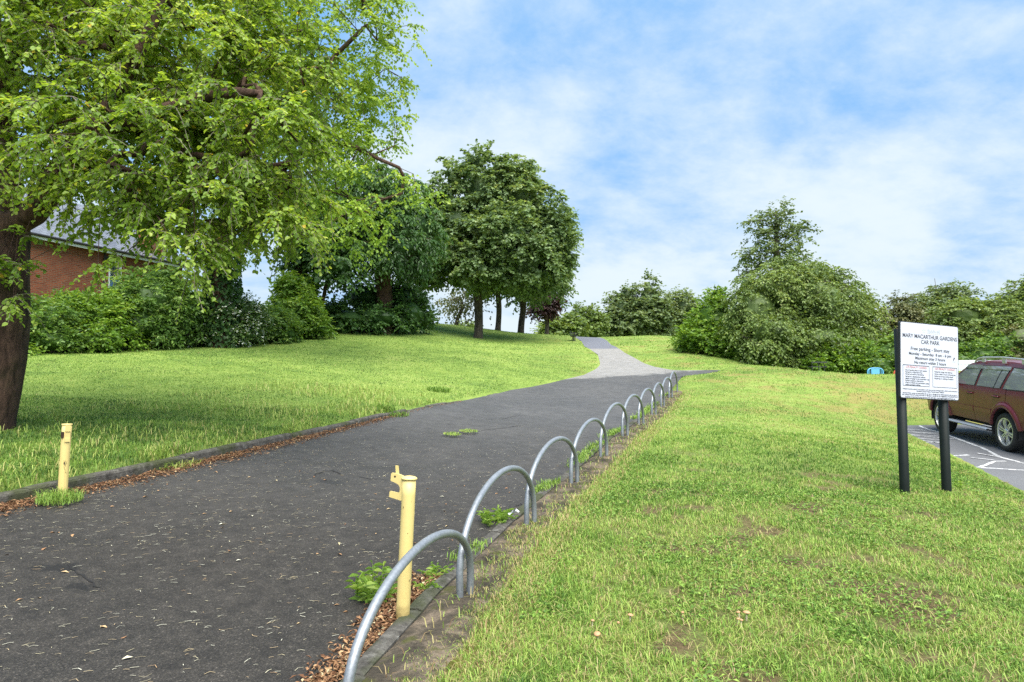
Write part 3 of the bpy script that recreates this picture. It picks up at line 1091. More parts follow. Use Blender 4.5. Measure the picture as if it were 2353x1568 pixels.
# ------------------------------------------------------------------ brick house
t = NT('red brick')
co = t.coord('UV')
br_ = t.n('ShaderNodeTexBrick', {'Vector': co, 'Scale': 1.0, 'Color1': (.31, .085, .04, 1), 'Color2': (.16, .047, .027, 1), 'Mortar': (.22, .155, .11, 1), 'Mortar Size': .012, 'Brick Width': .225, 'Row Height': .075, 'Bias': -.1})
f = t.noise(t.coord(), 1.6, 5)
c = t.mix(t.ramp(f, [(.35, 0), (.7, .6)]), br_.outputs['Color'], (.17, .055, .035))
M_BRICK = t.done(t.pbsdf(c, .9, t.bump(br_.outputs['Fac'], -.5, .01), 0, .2))
t = NT('grey roof slate')
co = t.coord('UV')
br_ = t.n('ShaderNodeTexBrick', {'Vector': co, 'Scale': 1.0, 'Color1': (.13, .135, .155, 1), 'Color2': (.20, .21, .235, 1), 'Mortar': (.05, .05, .055, 1), 'Mortar Size': .010, 'Brick Width': .30, 'Row Height': .20})
M_SLATE = t.done(t.pbsdf(br_.outputs['Color'], .45, t.bump(br_.outputs['Fac'], -.6, .02), 0, .5))
M_UPVC = m_plain('white window frame', (.75, .76, .77), .35, 0, .05)
M_BLACKB = m_plain('black painted timber', (.018, .017, .016), .6, 0, .3)
t = NT('leaded window glass')
co = t.coord('UV')
br_ = t.n('ShaderNodeTexBrick', {'Vector': co, 'Scale': 1.0, 'Color1': (.10, .13, .12, 1), 'Color2': (.14, .16, .14, 1), 'Mortar': (.02, .02, .02, 1), 'Mortar Size': .012, 'Brick Width': .2, 'Row Height': .28}, offset=0.0)
M_LEAD = t.done(t.pbsdf(br_.outputs['Color'], .12, None, 0, .7))
M_BLUEG = m_plain('blue stained glass', (.09, .18, .33), .2, 0, .3, 9, 0, .7)

U_ = unit(np.array([.37, 1.0, 0]))                          # along the front, going away
Vv = np.array([-U_[1], U_[0], 0])                           # away from the path, into the house
h0 = np.array([-.729 * 26, 26.0, 0]) - U_ * 4.6             # near end of the front
LEN, DEP = 4.6 + 7.32, 7.0
gz_ = 2.7
EAVE = 7.47 - gz_
hs = empty('brick_house', (h0[0], h0[1], gz_), 'red brick house with grey slate roof behind the hedge', 'house')


def wallquad(mb, p, q_, z0, z1, hole=None):
    """vertical wall from p to q_ with an optional window opening (a0, a1, b0, b1)"""
    L = np.linalg.norm(q_ - p)
    d_ = (q_ - p) / L
    xs = [0, L] if not hole else [0, hole[0], hole[1], L]
    zs = [z0, z1] if not hole else [z0, hole[2], hole[3], z1]
    for i in range(len(xs) - 1):
        for j in range(len(zs) - 1):
            if hole and i == 1 and j == 1:
                continue
            a = p + d_ * xs[i]
            b = p + d_ * xs[i + 1]
            mb.add([(*a[:2], zs[j]), (*b[:2], zs[j]), (*b[:2], zs[j + 1]), (*a[:2], zs[j + 1])], Q=[(0, 1, 2, 3)])


def add_uv(o, dirs):
    me = o.data
    uv = me.uv_layers.new(name='UVMap')
    for p in me.polygons:
        n = p.normal
        if abs(n.z) > .97:
            a, b = Vector((1, 0, 0)), Vector((0, 1, 0))
        else:
            a = Vector((0, 0, 1)).cross(n).normalized()
            b = n.cross(a)
        for li in p.loop_indices:
            c_ = me.vertices[me.loops[li].vertex_index].co
            uv.data[li].uv = (c_.dot(a), c_.dot(b))


p0 = np.zeros(3)
p1 = U_ * LEN
p2 = p1 + Vv * DEP
p3 = Vv * DEP
# window position along the front: seen at u = 240..270
wa = []
for uu in (241, 271):
    k = (uu - 1176.5) / F
    wa.append((k * h0[1] - h0[0]) / (U_[0] - k * U_[1]))
wz1 = P(255, 593, 28.6)[2] - gz_
wz0 = wz1 - 1.25
mb = MB()
wallquad(mb, p0, p1, -1, EAVE, (wa[0], wa[1], wz0, wz1))
wallquad(mb, p1, p2, -1, EAVE)
wallquad(mb, p2, p3, -1, EAVE)
wallquad(mb, p3, p0, -1, EAVE)
RISE = 2.5
for e in (p0, p1):
    mb.add([e + [0, 0, EAVE], e + Vv * DEP + [0, 0, EAVE], e + Vv * DEP / 2 + [0, 0, EAVE + RISE]], T=[(0, 1, 2)])
w = mb.build('wall', M_BRICK, hs)
add_uv(w, None)
mb = MB()
ov, og = .32, .22
sl = RISE / (DEP / 2)
for s in (0, 1):
    o0 = (p0 if s == 0 else p3) - U_ * og
    o1 = (p1 if s == 0 else p2) + U_ * og
    out = -Vv if s == 0 else Vv
    ei = np.array([0, 0, EAVE - ov * sl + .06])
    rid = np.array([0, 0, EAVE + RISE + .06])
    mid = Vv * DEP / 2
    a, b = o0 + out * ov + ei, o1 + out * ov + ei
    c_, d_ = p1 + U_ * og + mid + rid, p0 - U_ * og + mid + rid
    th = np.array([0, 0, .07])
    mb.add([a, b, c_, d_, a + th, b + th, c_ + th, d_ + th], Q=[(0, 1, 2, 3), (4, 5, 6, 7), (0, 1, 5, 4), (1, 2, 6, 5), (3, 0, 4, 7)])
rf = mb.build('roof', M_SLATE, hs, recalc=True)
add_uv(rf, None)
mb = MB()
mb.box(U_ * LEN / 2 - Vv * (ov + .03) + [0, 0, EAVE - .20], (.05, LEN + .4, .16), np.stack([-Vv, U_, [0, 0, 1]], -1))
mb.build('fascia', M_UPVC, hs)
mb = MB()
gt = np.linspace(-.2, LEN + .2, 6)
mb.tube(np.array([U_ * g_ - Vv * (ov + .11) + [0, 0, EAVE - .13] for g_ in gt]), .055, 8)
mb.tube([U_ * (wa[0] - .25) - Vv * .07 + [0, 0, EAVE - .1], U_ * (wa[0] - .25) - Vv * .07 + [0, 0, -1]], .04, 8)
mb.build('gutter', M_BLACKB, hs)
wn = empty('window', (0, 0, 0), None, None)
wn.parent = hs
fr_w = np.stack([U_, -Vv, [0, 0, 1.]], -1)
wc = (wa[0] + wa[1]) / 2
ww = wa[1] - wa[0]
mb = MB()
for dx_, sw in ((-ww / 2 + .04, .08), (ww / 2 - .04, .08)):
    mb.box(U_ * (wc + dx_) + Vv * .03 + [0, 0, (wz0 + wz1) / 2], (sw, .09, wz1 - wz0), fr_w)
for zq in (wz0 + .04, wz1 - .04):
    mb.box(U_ * wc + Vv * .03 + [0, 0, zq], (ww - .163, .088, .08), fr_w)
mb.build('frame', M_UPVC, wn)
mb = MB()
c_ = U_ * wc + Vv * .055 + [0, 0, 0]
a, b = c_ - U_ * ww / 2, c_ + U_ * ww / 2
mb.add([(*a[:2], wz0), (*b[:2], wz0), (*b[:2], wz1), (*a[:2], wz1)], Q=[(0, 1, 2, 3)])
pn = mb.build('pane', M_LEAD, wn)
add_uv(pn, None)
mb = MB()
for k in (-.22, .12):
    mb.prism([(k + .0, .1), (k + .16, .1), (k + .2, .42), (k + .08, .62), (k - .04, .42)], 0, .006, (U_ * wc + Vv * .048 + np.array([0, 0, wz0]), U_, (0, 0, 1), -Vv))
mb.build('stained_glass', M_BLUEG, wn)
mb = MB()
mb.box(U_ * wc - Vv * .03 + [0, 0, wz1 + .07], (ww + .35, .06, .13), fr_w)
mb.build('lintel', M_BLACKB, hs)
# chimney breast rising through the front eave, seen at u = 341..375
ca = []
for uu in (338, 376):
    k = (uu - 1176.5) / F
    ca.append((k * h0[1] - h0[0]) / (U_[0] - k * U_[1]))
mb = MB()
cw = ca[1] - ca[0]
mb.box(U_ * (ca[0] + ca[1]) / 2 + Vv * .5 + [0, 0, EAVE + .75], (cw, .75, 2.2), fr_w)
mb.box(U_ * (ca[0] + ca[1]) / 2 + Vv * .5 + [0, 0, EAVE + 1.92], (cw + .12, .87, .14), fr_w)
ch = mb.build('chimney', M_BRICK, rf)
add_uv(ch, None)
for k in (-.2, .2):
    MB().tube([U_ * ((ca[0] + ca[1]) / 2 + k) + Vv * .5 + [0, 0, EAVE + 1.98], U_ * ((ca[0] + ca[1]) / 2 + k) + Vv * .5 + [0, 0, EAVE + 2.35]], .11, 10).build('chimney_pot', m_plain('terracotta', (.35, .12, .06), .8), rf)

# ------------------------------------------------------------------ parked off-roader (x forward, y left, z up)
t = NT('maroon car paint')
co = t.coord()
gz = t.n('ShaderNodeSeparateXYZ', {'Vector': co}).outputs['Z']
f = t.noise(co, 3.5, 5)
dust = t.ramp(t.math('ADD', t.math('MULTIPLY', gz, -1.0), t.math('MULTIPLY_ADD', f, .5, .72)), [(.0, 0), (.55, .55)])
c = t.mix(t.math('MULTIPLY', dust, .5), (.122, .018, .026), (.14, .05, .05))
M_CAR = t.done(t.pbsdf(c, t.math('MULTIPLY_ADD', dust, .35, .25), None, .0, .3, **{'Coat Weight': .12, 'Coat Roughness': .15}))
t = NT('car window glass')
t_f = t.noise(t.coord(), 2.0, 3)
gl = t.pbsdf(t.mix(t_f, (.13, .145, .15), (.24, .25, .26)), .03, None, 0, .5, **{'Coat Weight': 1.0, 'Coat Roughness': .02})  # pale grey in the base colour stands for reflected sky
M_GLASS = t.done(gl)
M_TRIM = m_plain('black rubber trim', (.015, .015, .016), .6, 0, .2)
M_TYRE = m_plain('tyre rubber', (.022, .021, .02), .8, 0, .35, 14, .3)
M_ALLOY = m_plain('silver alloy', (.62, .62, .60), .32, .7, .1, 8)
M_ALLOYD = m_plain('dark wheel well', (.02, .02, .02), .8)
M_SILVER = m_plain('dull silver trim', (.5, .5, .5), .4, .6, .1)
M_CHROME = m_plain('chrome', (.75, .75, .75), .12, 1.0, .05)
M_TAIL = m_plain('red lamp lens', (.45, .02, .02), .15, 0, .1)
M_LAMP = m_plain('clear lamp lens', (.6, .62, .64), .1, .3, .1)

BELT, ROCK = 1.26, .50
PX = np.array([-2.52, -2.50, -2.44, -2.30, -2.16, -2.02, -1.2, -.3, .05, .30, .98, 1.12, 2.1, 2.30, 2.40])
PZ = np.array([.70, 1.0, 1.26, 1.56, 1.71, 1.765, 1.81, 1.80, 1.775, 1.725, 1.27, 1.235, 1.12, 1.03, .85])


def ztop(x):
    return np.interp(x, PX, PZ)


def yfun(x, z):
    x, z = np.asarray(x, float), np.asarray(z, float)
    lo = np.interp(z, [.35, .5, .72, .95, 1.15, 1.26, 1.5, 1.72, 1.82], [.84, .89, .915, .925, .915, .895, .815, .725, .66])
    lo = lo * (1 - .16 * sstep(1.75, 2.45, x) ** 1.3 - .09 * sstep(-2.1, -2.55, x))
    for ax in (1.39, -1.39):
        r = np.hypot(x - ax, z - .40)
        lo = lo + .028 * (1 - sstep(.53, .60, r)) * sstep(.2, .4, z)
    return lo


def arch(x, r):
    z = np.full_like(np.asarray(x, float), 0.0)
    for ax in (1.39, -1.39):
        q_ = r * r - (x - ax) ** 2
        z = np.maximum(z, np.where(q_ > 0, .40 + np.sqrt(np.maximum(q_, 0)), 0))
    return z


def xcols(a, b):
    x = np.arange(min(a, b), max(a, b), .03)
    ex = [min(a, b), max(a, b)]
    for ax in (1.39, -1.39):
        for s in (-1, 1):
            for q_ in (.4799, .4801, .5799, .5801):
                if min(a, b) < ax + s * q_ < max(a, b):
                    ex.append(ax + s * q_)
    return np.unique(np.concatenate([x, ex]))


def side_panel(mb, a, b, lo, hi, s, rows=14, off=0.0):
    x = xcols(a, b)
    zl, zh = lo(x), hi(x)
    zl = np.minimum(zl, zh - .002)
    tt = np.linspace(0, 1, rows)
    X = x[:, None] + 0 * tt
    Z = zl[:, None] + (zh - zl)[:, None] * tt
    mb.grid(X, s * (yfun(X, Z) + off), Z, flip=s > 0)


def patch(mb, quad, s, off, nx=8, nz=5, solid=0.0):
    q_ = np.array(quad, float)                                # corners: rear-low, front-low, front-high, rear-high
    u, v = np.meshgrid(np.linspace(0, 1, nx), np.linspace(0, 1, nz), indexing='ij')
    B_ = lambda k: (1 - u) * (1 - v) * q_[0][k] + u * (1 - v) * q_[1][k] + u * v * q_[2][k] + (1 - u) * v * q_[3][k]
    X, Z = B_(0), B_(1)
    Yv = yfun(X, Z)
    mb.grid(X, s * (Yv + off), Z, flip=s > 0)
    if solid:
        for sl in ((slice(0, 1), slice(None)), (slice(-1, None), slice(None)), (slice(None), slice(0, 1)), (slice(None), slice(-1, None))):
            xe, ze, ye = X[sl].ravel(), Z[sl].ravel(), Yv[sl].ravel()
            mb.grid(np.stack([xe, xe], -1), s * np.stack([ye + off, ye + off - solid], -1), np.stack([ze, ze], -1))


fw = unit(np.array([10.5, 16.4, .325]) - np.array([10.05, 13.7, .144]))
lf = unit(np.cross([0, 0, 1], fw))
up = np.cross(fw, lf)
mid = (np.array([10.05, 13.7, 0]) + np.array([10.5, 16.4, 0])) / 2
mid[2] = (float(T(10.05, 13.7)) + float(T(10.5, 16.4))) / 2 - .004
cen = mid - lf * .90
car = empty('car', tuple(cen), 'dark maroon off-road car with roof rails parked in the car park', 'car')
car.rotation_euler = Matrix((fw, lf, up)).transposed().to_euler()

mb = MB()
rock = lambda r: (lambda x: np.maximum(ROCK - .05 * sstep(1.9, 2.4, x) + 0 * x, arch(x, r)))
for s in (1, -1):
    side_panel(mb, .885, 2.40, rock(.48), lambda x: ztop(x) - .0, s)             # wing
    side_panel(mb, -2.52, -1.455, rock(.48), lambda x: np.minimum(BELT, ztop(x)), s)   # rear quarter
    side_panel(mb, -2.43, .985, lambda x: np.full_like(x, BELT), ztop, s, 9)       # window surround
# bonnet, screen, roof and tail: one loft across the width
px = np.unique(np.concatenate([np.linspace(-2.52, -1.9, 14), np.linspace(-1.9, .0, 16), np.linspace(0, 1.2, 22), np.linspace(1.2, 2.40, 20)]))
pz = ztop(px)
prof = [(-2.44, .45), (-2.54, .58)] + list(zip(px, pz)) + [(2.42, .7), (2.36, .46)]
tt = np.linspace(-1, 1, 15)
X, Y, Z = [], [], []
for x, z in prof:
    w_ = float(yfun(x, z))
    crown = .035 if x < 1.0 else .03
    endc = 1 if -2.3 < x < 2.1 else 0
    X.append(x + (1 - tt ** 2) * (.10 if x >= 2.1 else (-.06 if x < -2.3 else 0)))
    Y.append(tt * w_)
    Z.append(z + crown * (1 - np.abs(tt) ** 3) * endc)
mb.grid(np.array(X), np.array(Y), np.array(Z), flip=True)
body = mb.build('body', M_CAR, car, smooth=True)
mb = MB()
mb.box((0, 0, .48), (4.3, 1.2, .22))
for s in (1, -1):
    mb.box((0, s * .70, .52), (1.75, .2, .1))
    for ax in (1.39, -1.39):
        a = np.linspace(-.25, math.pi + .25, 18)
        Xa = ax + .49 * np.cos(a)
        Za = .40 + .49 * np.sin(a)
        mb.grid(np.stack([Xa, Xa], -1), np.stack([0 * a + s * .60, 0 * a + s * .905], -1), np.stack([Za, Za], -1))
        mb.add([(ax - .55, s * .60, .3), (ax + .55, s * .60, .3), (ax + .55, s * .60, 1.0), (ax - .55, s * .60, 1.0)], Q=[(0, 1, 2, 3)])
mb.build('underbody', M_ALLOYD, car)

door_lab = {(1, 0): None}
for s in (1, -1):
    for k, (a, b) in enumerate(((-.225, .878), (-1.448, -.233))):
        mb = MB()
        lo = (lambda x: np.maximum(ROCK, arch(x, .58)))
        side_panel(mb, a, b, lo, lambda x: np.full_like(x, BELT - .004), s, 14, .004)
        dr = mb.build('door', M_CAR, car, smooth=True)
        mb = MB()
        hx = (a + .16) if k == 0 else (a + .33)
        patch(mb, [(hx - .10, 1.06), (hx + .12, 1.06), (hx + .12, 1.12), (hx - .10, 1.12)], s, .006, 6, 3)
        mb.build('handle_recess', M_TRIM, dr)
        mb = MB()
        hz = 1.092
        hp = [(hx - .11, s * (float(yfun(hx, hz)) + .008), hz), (hx - .09, s * (float(yfun(hx, hz)) + .035), hz), (hx + .09, s * (float(yfun(hx, hz)) + .035), hz), (hx + .12, s * (float(yfun(hx, hz)) + .008), hz)]
        mb.tube(hp, .016, 8)
        mb.build('handle', M_CAR, dr, smooth=True)
        mb = MB()
        x0, x1 = (a + .01, b - .02) if k == 0 else (-.93, b - .01)
        patch(mb, [(x0, .70), (x1, .70), (x1, .80), (x0, .80)], s, .022, 10, 3, .03)
        mb.build('moulding', M_CAR, dr)
    for ax in (1.39, -1.39):                                 # flared arches
        mb = MB()
        a = np.linspace(math.radians(10), math.radians(172), 26)
        rr = np.array([.475, .48, .53, .575, .582])
        Xa = ax + rr[None, :] * np.cos(a)[:, None]
        Za = .40 + rr[None, :] * np.sin(a)[:, None]
        Ya = yfun(Xa, Za) + np.array([-.03, .012, .018, .012, -.002])
        mb.grid(Xa, s * Ya, Za, flip=s < 0)
        mb.build('wheel_arch', M_CAR, car, smooth=True)
    mb = MB()
    patch(mb, [(-2.44, .68), (-1.98, .68), (-1.99, .78), (-2.45, .80)], s, .02, 6, 3, .03)
    mb.build('bumper_moulding', M_CAR, car)
    # side windows
    for nm, qd in (('front_window', [(-.20, BELT + .005), (.86, BELT + .005), (.30, 1.655), (-.23, 1.69)]),
                   ('rear_window', [(-1.20, BELT + .005), (-.31, BELT + .005), (-.34, 1.695), (-1.33, 1.695)]),
                   ('quarter_window', [(-2.28, BELT + .02), (-1.33, BELT + .005), (-1.45, 1.69), (-2.10, 1.66)])):
        mb = MB()
        cx, cz = np.mean([p[0] for p in qd]), np.mean([p[1] for p in qd])
        patch(mb, [(x + .03 * np.sign(x - cx), z + .018 * np.sign(z - cz)) for x, z in qd], s, .004, 10, 5)
        fr_o = mb.build('window_trim', M_TRIM, car, smooth=True)
        mb = MB()
        patch(mb, qd, s, .009, 10, 5)
        mb.build('pane', M_GLASS, fr_o, smooth=True)
        if nm == 'rear_window':
            mb = MB()
            patch(mb, [(-1.0, BELT + .005), (-.97, BELT + .005), (-1.05, 1.69), (-1.08, 1.69)], s, .013, 3, 5)
            mb.build('divider', M_TRIM, fr_o)
        if nm != 'quarter_window':
            mb = MB()
            q_ = qd
            patch(mb, [(q_[3][0] - .03, 1.645), (q_[2][0] + .10, 1.63), (q_[2][0] + .02, 1.70), (q_[3][0] - .03, 1.715)], s, .028, 8, 3, .02)
            mb.build('wind_deflector', M_GLASS, fr_o)
    mb = MB()
    mb.tube([(x, s * (.70 + .02), z) for x, z in [(.12, 1.76), (.0, 1.84), (-.2, 1.875), (-1.0, 1.895), (-1.7, 1.875), (-1.95, 1.83), (-2.05, 1.75)]], .019, 8)
    for x in (-.25, -1.05, -1.75):
        mb.box((x, s * .72, 1.825), (.12, .03, .1))
    mb.build('roof_rail', M_SILVER, car, smooth=False)
    mb = MB()
    mb.grid(*(np.array(q_) for q_ in zip(*[([x] * 5, [s * y_ for y_ in (.80, .96, 1.0, .96, .80)], [.40 + d_, .405 + d_, .375 + d_, .345 + d_, .34 + d_]) for x, d_ in [(-.86, -.01), (-.80, 0), (.82, 0), (.88, -.01)]])))
    mb.build('running_board', M_SILVER, car, recalc=True)
    mb = MB()
    mb.box((.72, s * 1.0, 1.33), (.12, .20, .17))
    mb.box((.74, s * .91, 1.27), (.06, .08, .05))
    mb.build('mirror', M_CAR, car)
    mb = MB()
    patch(mb, [(-2.47, 1.0), (-2.33, 1.0), (-2.36, 1.42), (-2.42, 1.40)], s, .012, 4, 6, .03)
    mb.build('tail_light', M_TAIL, car)
    mb = MB()
    patch(mb, [(2.02, .90), (2.28, .88), (2.26, 1.02), (2.05, 1.06)], s, .012, 4, 4, .03)
    mb.build('headlight', M_LAMP, car)
mb = MB()
xs_ = np.linspace(.36, .93, 6)
yy_ = np.linspace(-1, 1, 9)
Xw = xs_[:, None] + 0 * yy_
Yw = yy_ * (yfun(xs_, ztop(xs_)) - .09)[:, None]
Zw = ztop(Xw) + .035 * (1 - np.abs(Yw / yfun(xs_, ztop(xs_))[:, None]) ** 3) + .006
mb.grid(Xw, Yw, Zw, flip=True)
mb.build('windscreen', M_GLASS, car, smooth=True)
mb = MB()
xs_ = np.linspace(-2.42, -2.2, 5)
Xw = xs_[:, None] + 0 * yy_ - .075 * (1 - yy_ ** 2)
Yw = yy_ * .66
Zw = ztop(xs_)[:, None] + 0 * Yw
mb.grid(Xw - .012, Yw + 0 * Xw, Zw)
mb.build('tail_window', M_GLASS, car, smooth=True)
mb = MB()
a = np.linspace(0, 2 * math.pi, 25)
mb.tube(np.stack([0 * a - 2.70, .36 * np.cos(a), .98 + .36 * np.sin(a)], -1), .09, 10, caps=False)
mb.tube([(-2.60, 0, .98), (-2.78, 0, .98)], .34, 24)
mb.build('spare_wheel_cover', M_CAR, car)


def wheel(ax, s):
    w_ = empty('wheel', (ax, s * .79, .392), None, None)
    w_.parent = car
    prof = [(.27, .105), (.30, .118), (.34, .122), (.372, .112), (.388, .085), (.392, .04), (.392, -.04), (.388, -.085), (.372, -.112), (.30, -.118), (.27, -.105)]
    n = 48
    a = np.linspace(0, 2 * math.pi, n + 1)
    mb = MB()
    R_, Yp = np.array([p[0] for p in prof]), np.array([p[1] for p in prof])
    tread = 1 - .010 * ((np.arange(n + 1) % 2)[:, None]) * (np.abs(R_) > .365)[None, :]
    mb.grid(R_[None, :] * tread * np.cos(a)[:, None], np.broadcast_to(Yp, (n + 1, len(Yp))) * 1.0, R_[None, :] * tread * np.sin(a)[:, None])
    mb.build('tyre', M_TYRE, w_, smooth=True)
    mb = MB()
    lp = [(.285, .10), (.283, .112), (.268, .112), (.262, .09), (.25, .02), (.25, -.09)]
    R_, Yp = np.array([p[0] for p in lp]), np.array([p[1] for p in lp]) * s
    mb.grid(R_ * np.cos(a)[:, None], Yp + 0 * a[:, None], R_ * np.sin(a)[:, None])
    for k in range(6):
        b = 2 * math.pi * k / 6 + .25
        er_, et_ = np.array([math.cos(b), 0, math.sin(b)]), np.array([-math.sin(b), 0, math.cos(b)])
        for o_, ww_ in ((-.026, .036), (.026, .036)):
            V = []
            for r_, wd, dp in ((.05, ww_ * .55, .085), (.16, ww_ * .75, .10), (.272, ww_ * 1.1, .088)):
                oo = o_ * (.5 + r_ * 2.6)
                for yy_, ws in ((dp, .7), (dp - .035, 1.0)):
                    for sg_ in (-1, 1):
                        V.append(er_ * r_ + et_ * (oo + sg_ * wd * ws / 1.6) + np.array([0, s * yy_, 0]))
            Q = []
            for i in (0, 4):
                for m_, n_ in ((0, 1), (1, 3), (3, 2), (2, 0)):
                    Q.append((i + m_, i + n_, i + n_ + 4, i + m_ + 4))
            mb.add(V, Q=Q)
    mb.tube([(0, s * .05, 0), (0, s * .095, 0), (0, s * .105, 0)], [.068, .062, .045], 20)
    mb.build('rim', M_ALLOY, w_, recalc=True)
    mb = MB()
    mb.tube([(0, s * .0, 0), (0, s * .025, 0)], .25, 32)
    mb.build('brake_disc', M_ALLOYD, w_)
    return w_


for ax in (1.39, -1.39):
    for s in (1, -1):
        wheel(ax, s)

# ------------------------------------------------------------------ foliage
G_LIME = [(0, (.085, .15, .022)), (.35, (.185, .305, .038)), (.65, (.30, .43, .065)), (.93, (.43, .54, .12)), (.975, (.48, .52, .12)), (1, (.62, .45, .07))]
G_LIME2 = [(0, (.10, .175, .028)), (.4, (.20, .32, .045)), (.75, (.31, .44, .075)), (1, (.45, .54, .13))]
G_DARK = [(0, (.028, .066, .018)), (.5, (.058, .13, .034)), (.85, (.105, .205, .05)), (1, (.16, .28, .07))]
G_MAPLE = [(0, (.075, .125, .05)), (.45, (.14, .22, .08)), (.8, (.23, .32, .125)), (1, (.36, .43, .20))]
G_FAR = [(0, (.085, .13, .055)), (.5, (.15, .215, .085)), (1, (.25, .31, .13))]
G_HEDGE = [(0, (.04, .085, .018)), (.45, (.10, .195, .036)), (.8, (.20, .32, .07)), (1, (.35, .46, .14))]
G_HAW = [(0, (.07, .115, .03)), (.45, (.15, .22, .055)), (.8, (.23, .31, .08)), (1, (.33, .385, .12))]
G_BRIGHT = [(0, (.05, .11, .014)), (.45, (.13, .245, .028)), (.8, (.23, .36, .045)), (1, (.36, .47, .09))]
G_OLIVE = [(0, (.08, .10, .04)), (.5, (.16, .18, .075)), (.85, (.25, .255, .115)), (1, (.32, .29, .16))]
G_COPPER = [(0, (.028, .016, .014)), (.6, (.07, .034, .03)), (1, (.13, .075, .05))]
G_WHITE = [(0, (.03, .07, .018)), (.5, (.09, .16, .038)), (.84, (.15, .24, .055)), (.87, (.60, .63, .53)), (1, (.84, .86, .78))]
ML = {k: m_leaf('leaf ' + k, v, **kw) for k, v, kw in [
    ('lime', G_LIME, dict(trans=.5)), ('lime2', G_LIME2, dict(trans=.48)), ('dark', G_DARK, dict(trans=.35)), ('maple', G_MAPLE, dict(trans=.35)), ('far', G_FAR, dict(trans=.35)),
    ('hedge', G_HEDGE, dict(trans=.4)), ('haw', G_HAW, dict(trans=.3)), ('bright', G_BRIGHT, dict(trans=.35)), ('olive', G_OLIVE, dict(trans=.25)), ('copper', G_COPPER, dict(trans=.15)), ('flower', G_WHITE, dict(trans=.25))]}
BARK = m_bark('dark bark', (.016, .010, .007), (.105, .062, .044), 9)
BARK2 = m_bark('grey brown bark', (.03, .024, .019), (.12, .098, .078), 8)
TWIG = m_plain('pale twig', (.17, .15, .11), .85, 0, .3, 8)


def rdir(n):
    return unit(rng.normal(size=(n, 3)))


def leaves(mb, pos, axis_, nrm, L, W, tint, fine=False, curl=.12):
    """leaf blades: base at pos, pointing along axis_, facing nrm"""
    n = len(pos)
    a = unit(axis_)
    s = unit(np.cross(nrm, a))
    nn = np.cross(a, s)
    L = np.broadcast_to(L, (n,))[:, None]
    W = np.broadcast_to(W, (n,))[:, None]
    if fine:
        V = np.stack([pos, pos + a * L * .28 + s * W * .46 + nn * L * .10, pos + a * L * .66 + s * W * .40 + nn * L * .06, pos + a * L - nn * L * curl,
                      pos + a * L * .66 - s * W * .40 + nn * L * .06, pos + a * L * .28 - s * W * .46 + nn * L * .10], 1)
        k = np.arange(n)[:, None] * 6
        Q = np.concatenate([k + [0, 1, 2, 3], k + [0, 3, 4, 5]])
        mb.add(V.reshape(-1, 3), Q=Q, tint=np.repeat(tint, 6))
    else:
        V = np.stack([pos, pos + a * L * .5 + s * W * .5 + nn * L * .1, pos + a * L - nn * L * curl, pos + a * L * .5 - s * W * .5 + nn * L * .1], 1)
        k = np.arange(n)[:, None] * 4
        mb.add(V.reshape(-1, 3), T=np.concatenate([k + [0, 1, 2], k + [0, 2, 3]]), tint=np.repeat(tint, 4))


def clump_points(blobs, n, shell=.35, squash=1.0):
    """points through a crown made of ellipsoids, thicker towards its outside; returns points and outward directions"""
    B = np.array(blobs, float)
    vol = B[:, 3] * B[:, 4] * B[:, 5]
    wts = vol ** .8
    k = rng.choice(len(B), n * 3, p=wts / wts.sum())
    d = rdir(n * 3)
    r = rng.random(n * 3) ** shell
    p = B[k, :3] + d * r[:, None] * B[k, 3:6]
    # drop those deep inside another blob
    keep = np.ones(n * 3, bool)
    for b in B:
        q = np.linalg.norm((p - b[:3]) / b[3:6], axis=1)
        keep &= ~((q < .55) & (rng.random(n * 3) < .7))
    idx = np.where(keep)[0][:n]
    return p[idx], unit(d[idx] / B[k[idx], 3:6] * B[k[idx], 3:6].mean(1, keepdims=True)), k[idx]


def sprays(mb, C_, O_, m, k, R, L, W, flat=.45, droop=.25, fine=False, tw=None, tint0=None, tvar=.5, upn=.9, twr=.0052):
    """at each clump m twiglets of k leaves each"""
    n = len(C_)
    ct = rng.random(n) if tint0 is None else tint0
    D = unit(O_[:, None, :] * .55 + rng.normal(size=(n, m, 3)) * [1, 1, flat] + [0, 0, -droop * .35])
    ln = R * (.55 + .6 * rng.random((n, m)))
    if tw is not None:
        for i in range(n):
            for j in range(m):
                q = np.linspace(0, 1, 4)[:, None]
                pts = C_[i] + D[i, j] * ln[i, j] * q - np.array([0, 0, 1]) * droop * ln[i, j] * q ** 2
                tw.tube(pts, np.linspace(twr * 1.6, twr * .5, 4), 3, caps=False)
    t = np.linspace(.12, 1.0, k)[None, None, :] + rng.uniform(-.06, .06, (n, m, k))
    pos = C_[:, None, None, :] + D[:, :, None, :] * (ln[:, :, None] * t)[..., None]
    pos[..., 2] -= droop * ln[:, :, None] * t ** 2
    side = unit(np.cross(D, [0, 0, 1.0]) + 1e-6)
    sg = np.where(np.arange(k) % 2, 1., -1.)[None, None, :, None]
    ax = unit(D[:, :, None, :] * .6 + side[:, :, None, :] * sg * .8 + rng.normal(size=(n, m, k, 3)) * .28 + np.array([0, 0, -droop * 1.1]))
    nr = unit(np.array([0, 0, upn]) + rng.normal(size=(n, m, k, 3)) * .45 + O_[:, None, None, :] * .25)
    sz = (.7 + .55 * rng.random((n, m, k))).ravel()
    ti = np.clip(.5 + (ct[:, None, None] - .5) * tvar + rng.normal(size=(n, m, k)) * .2, 0, .955).ravel()
    if fine:
        yl = rng.random(len(ti)) < .0035
        ti = np.where(yl, 1.0, ti)
    leaves(mb, pos.reshape(-1, 3), ax.reshape(-1, 3), nr.reshape(-1, 3), L * sz, W * sz, ti, fine)


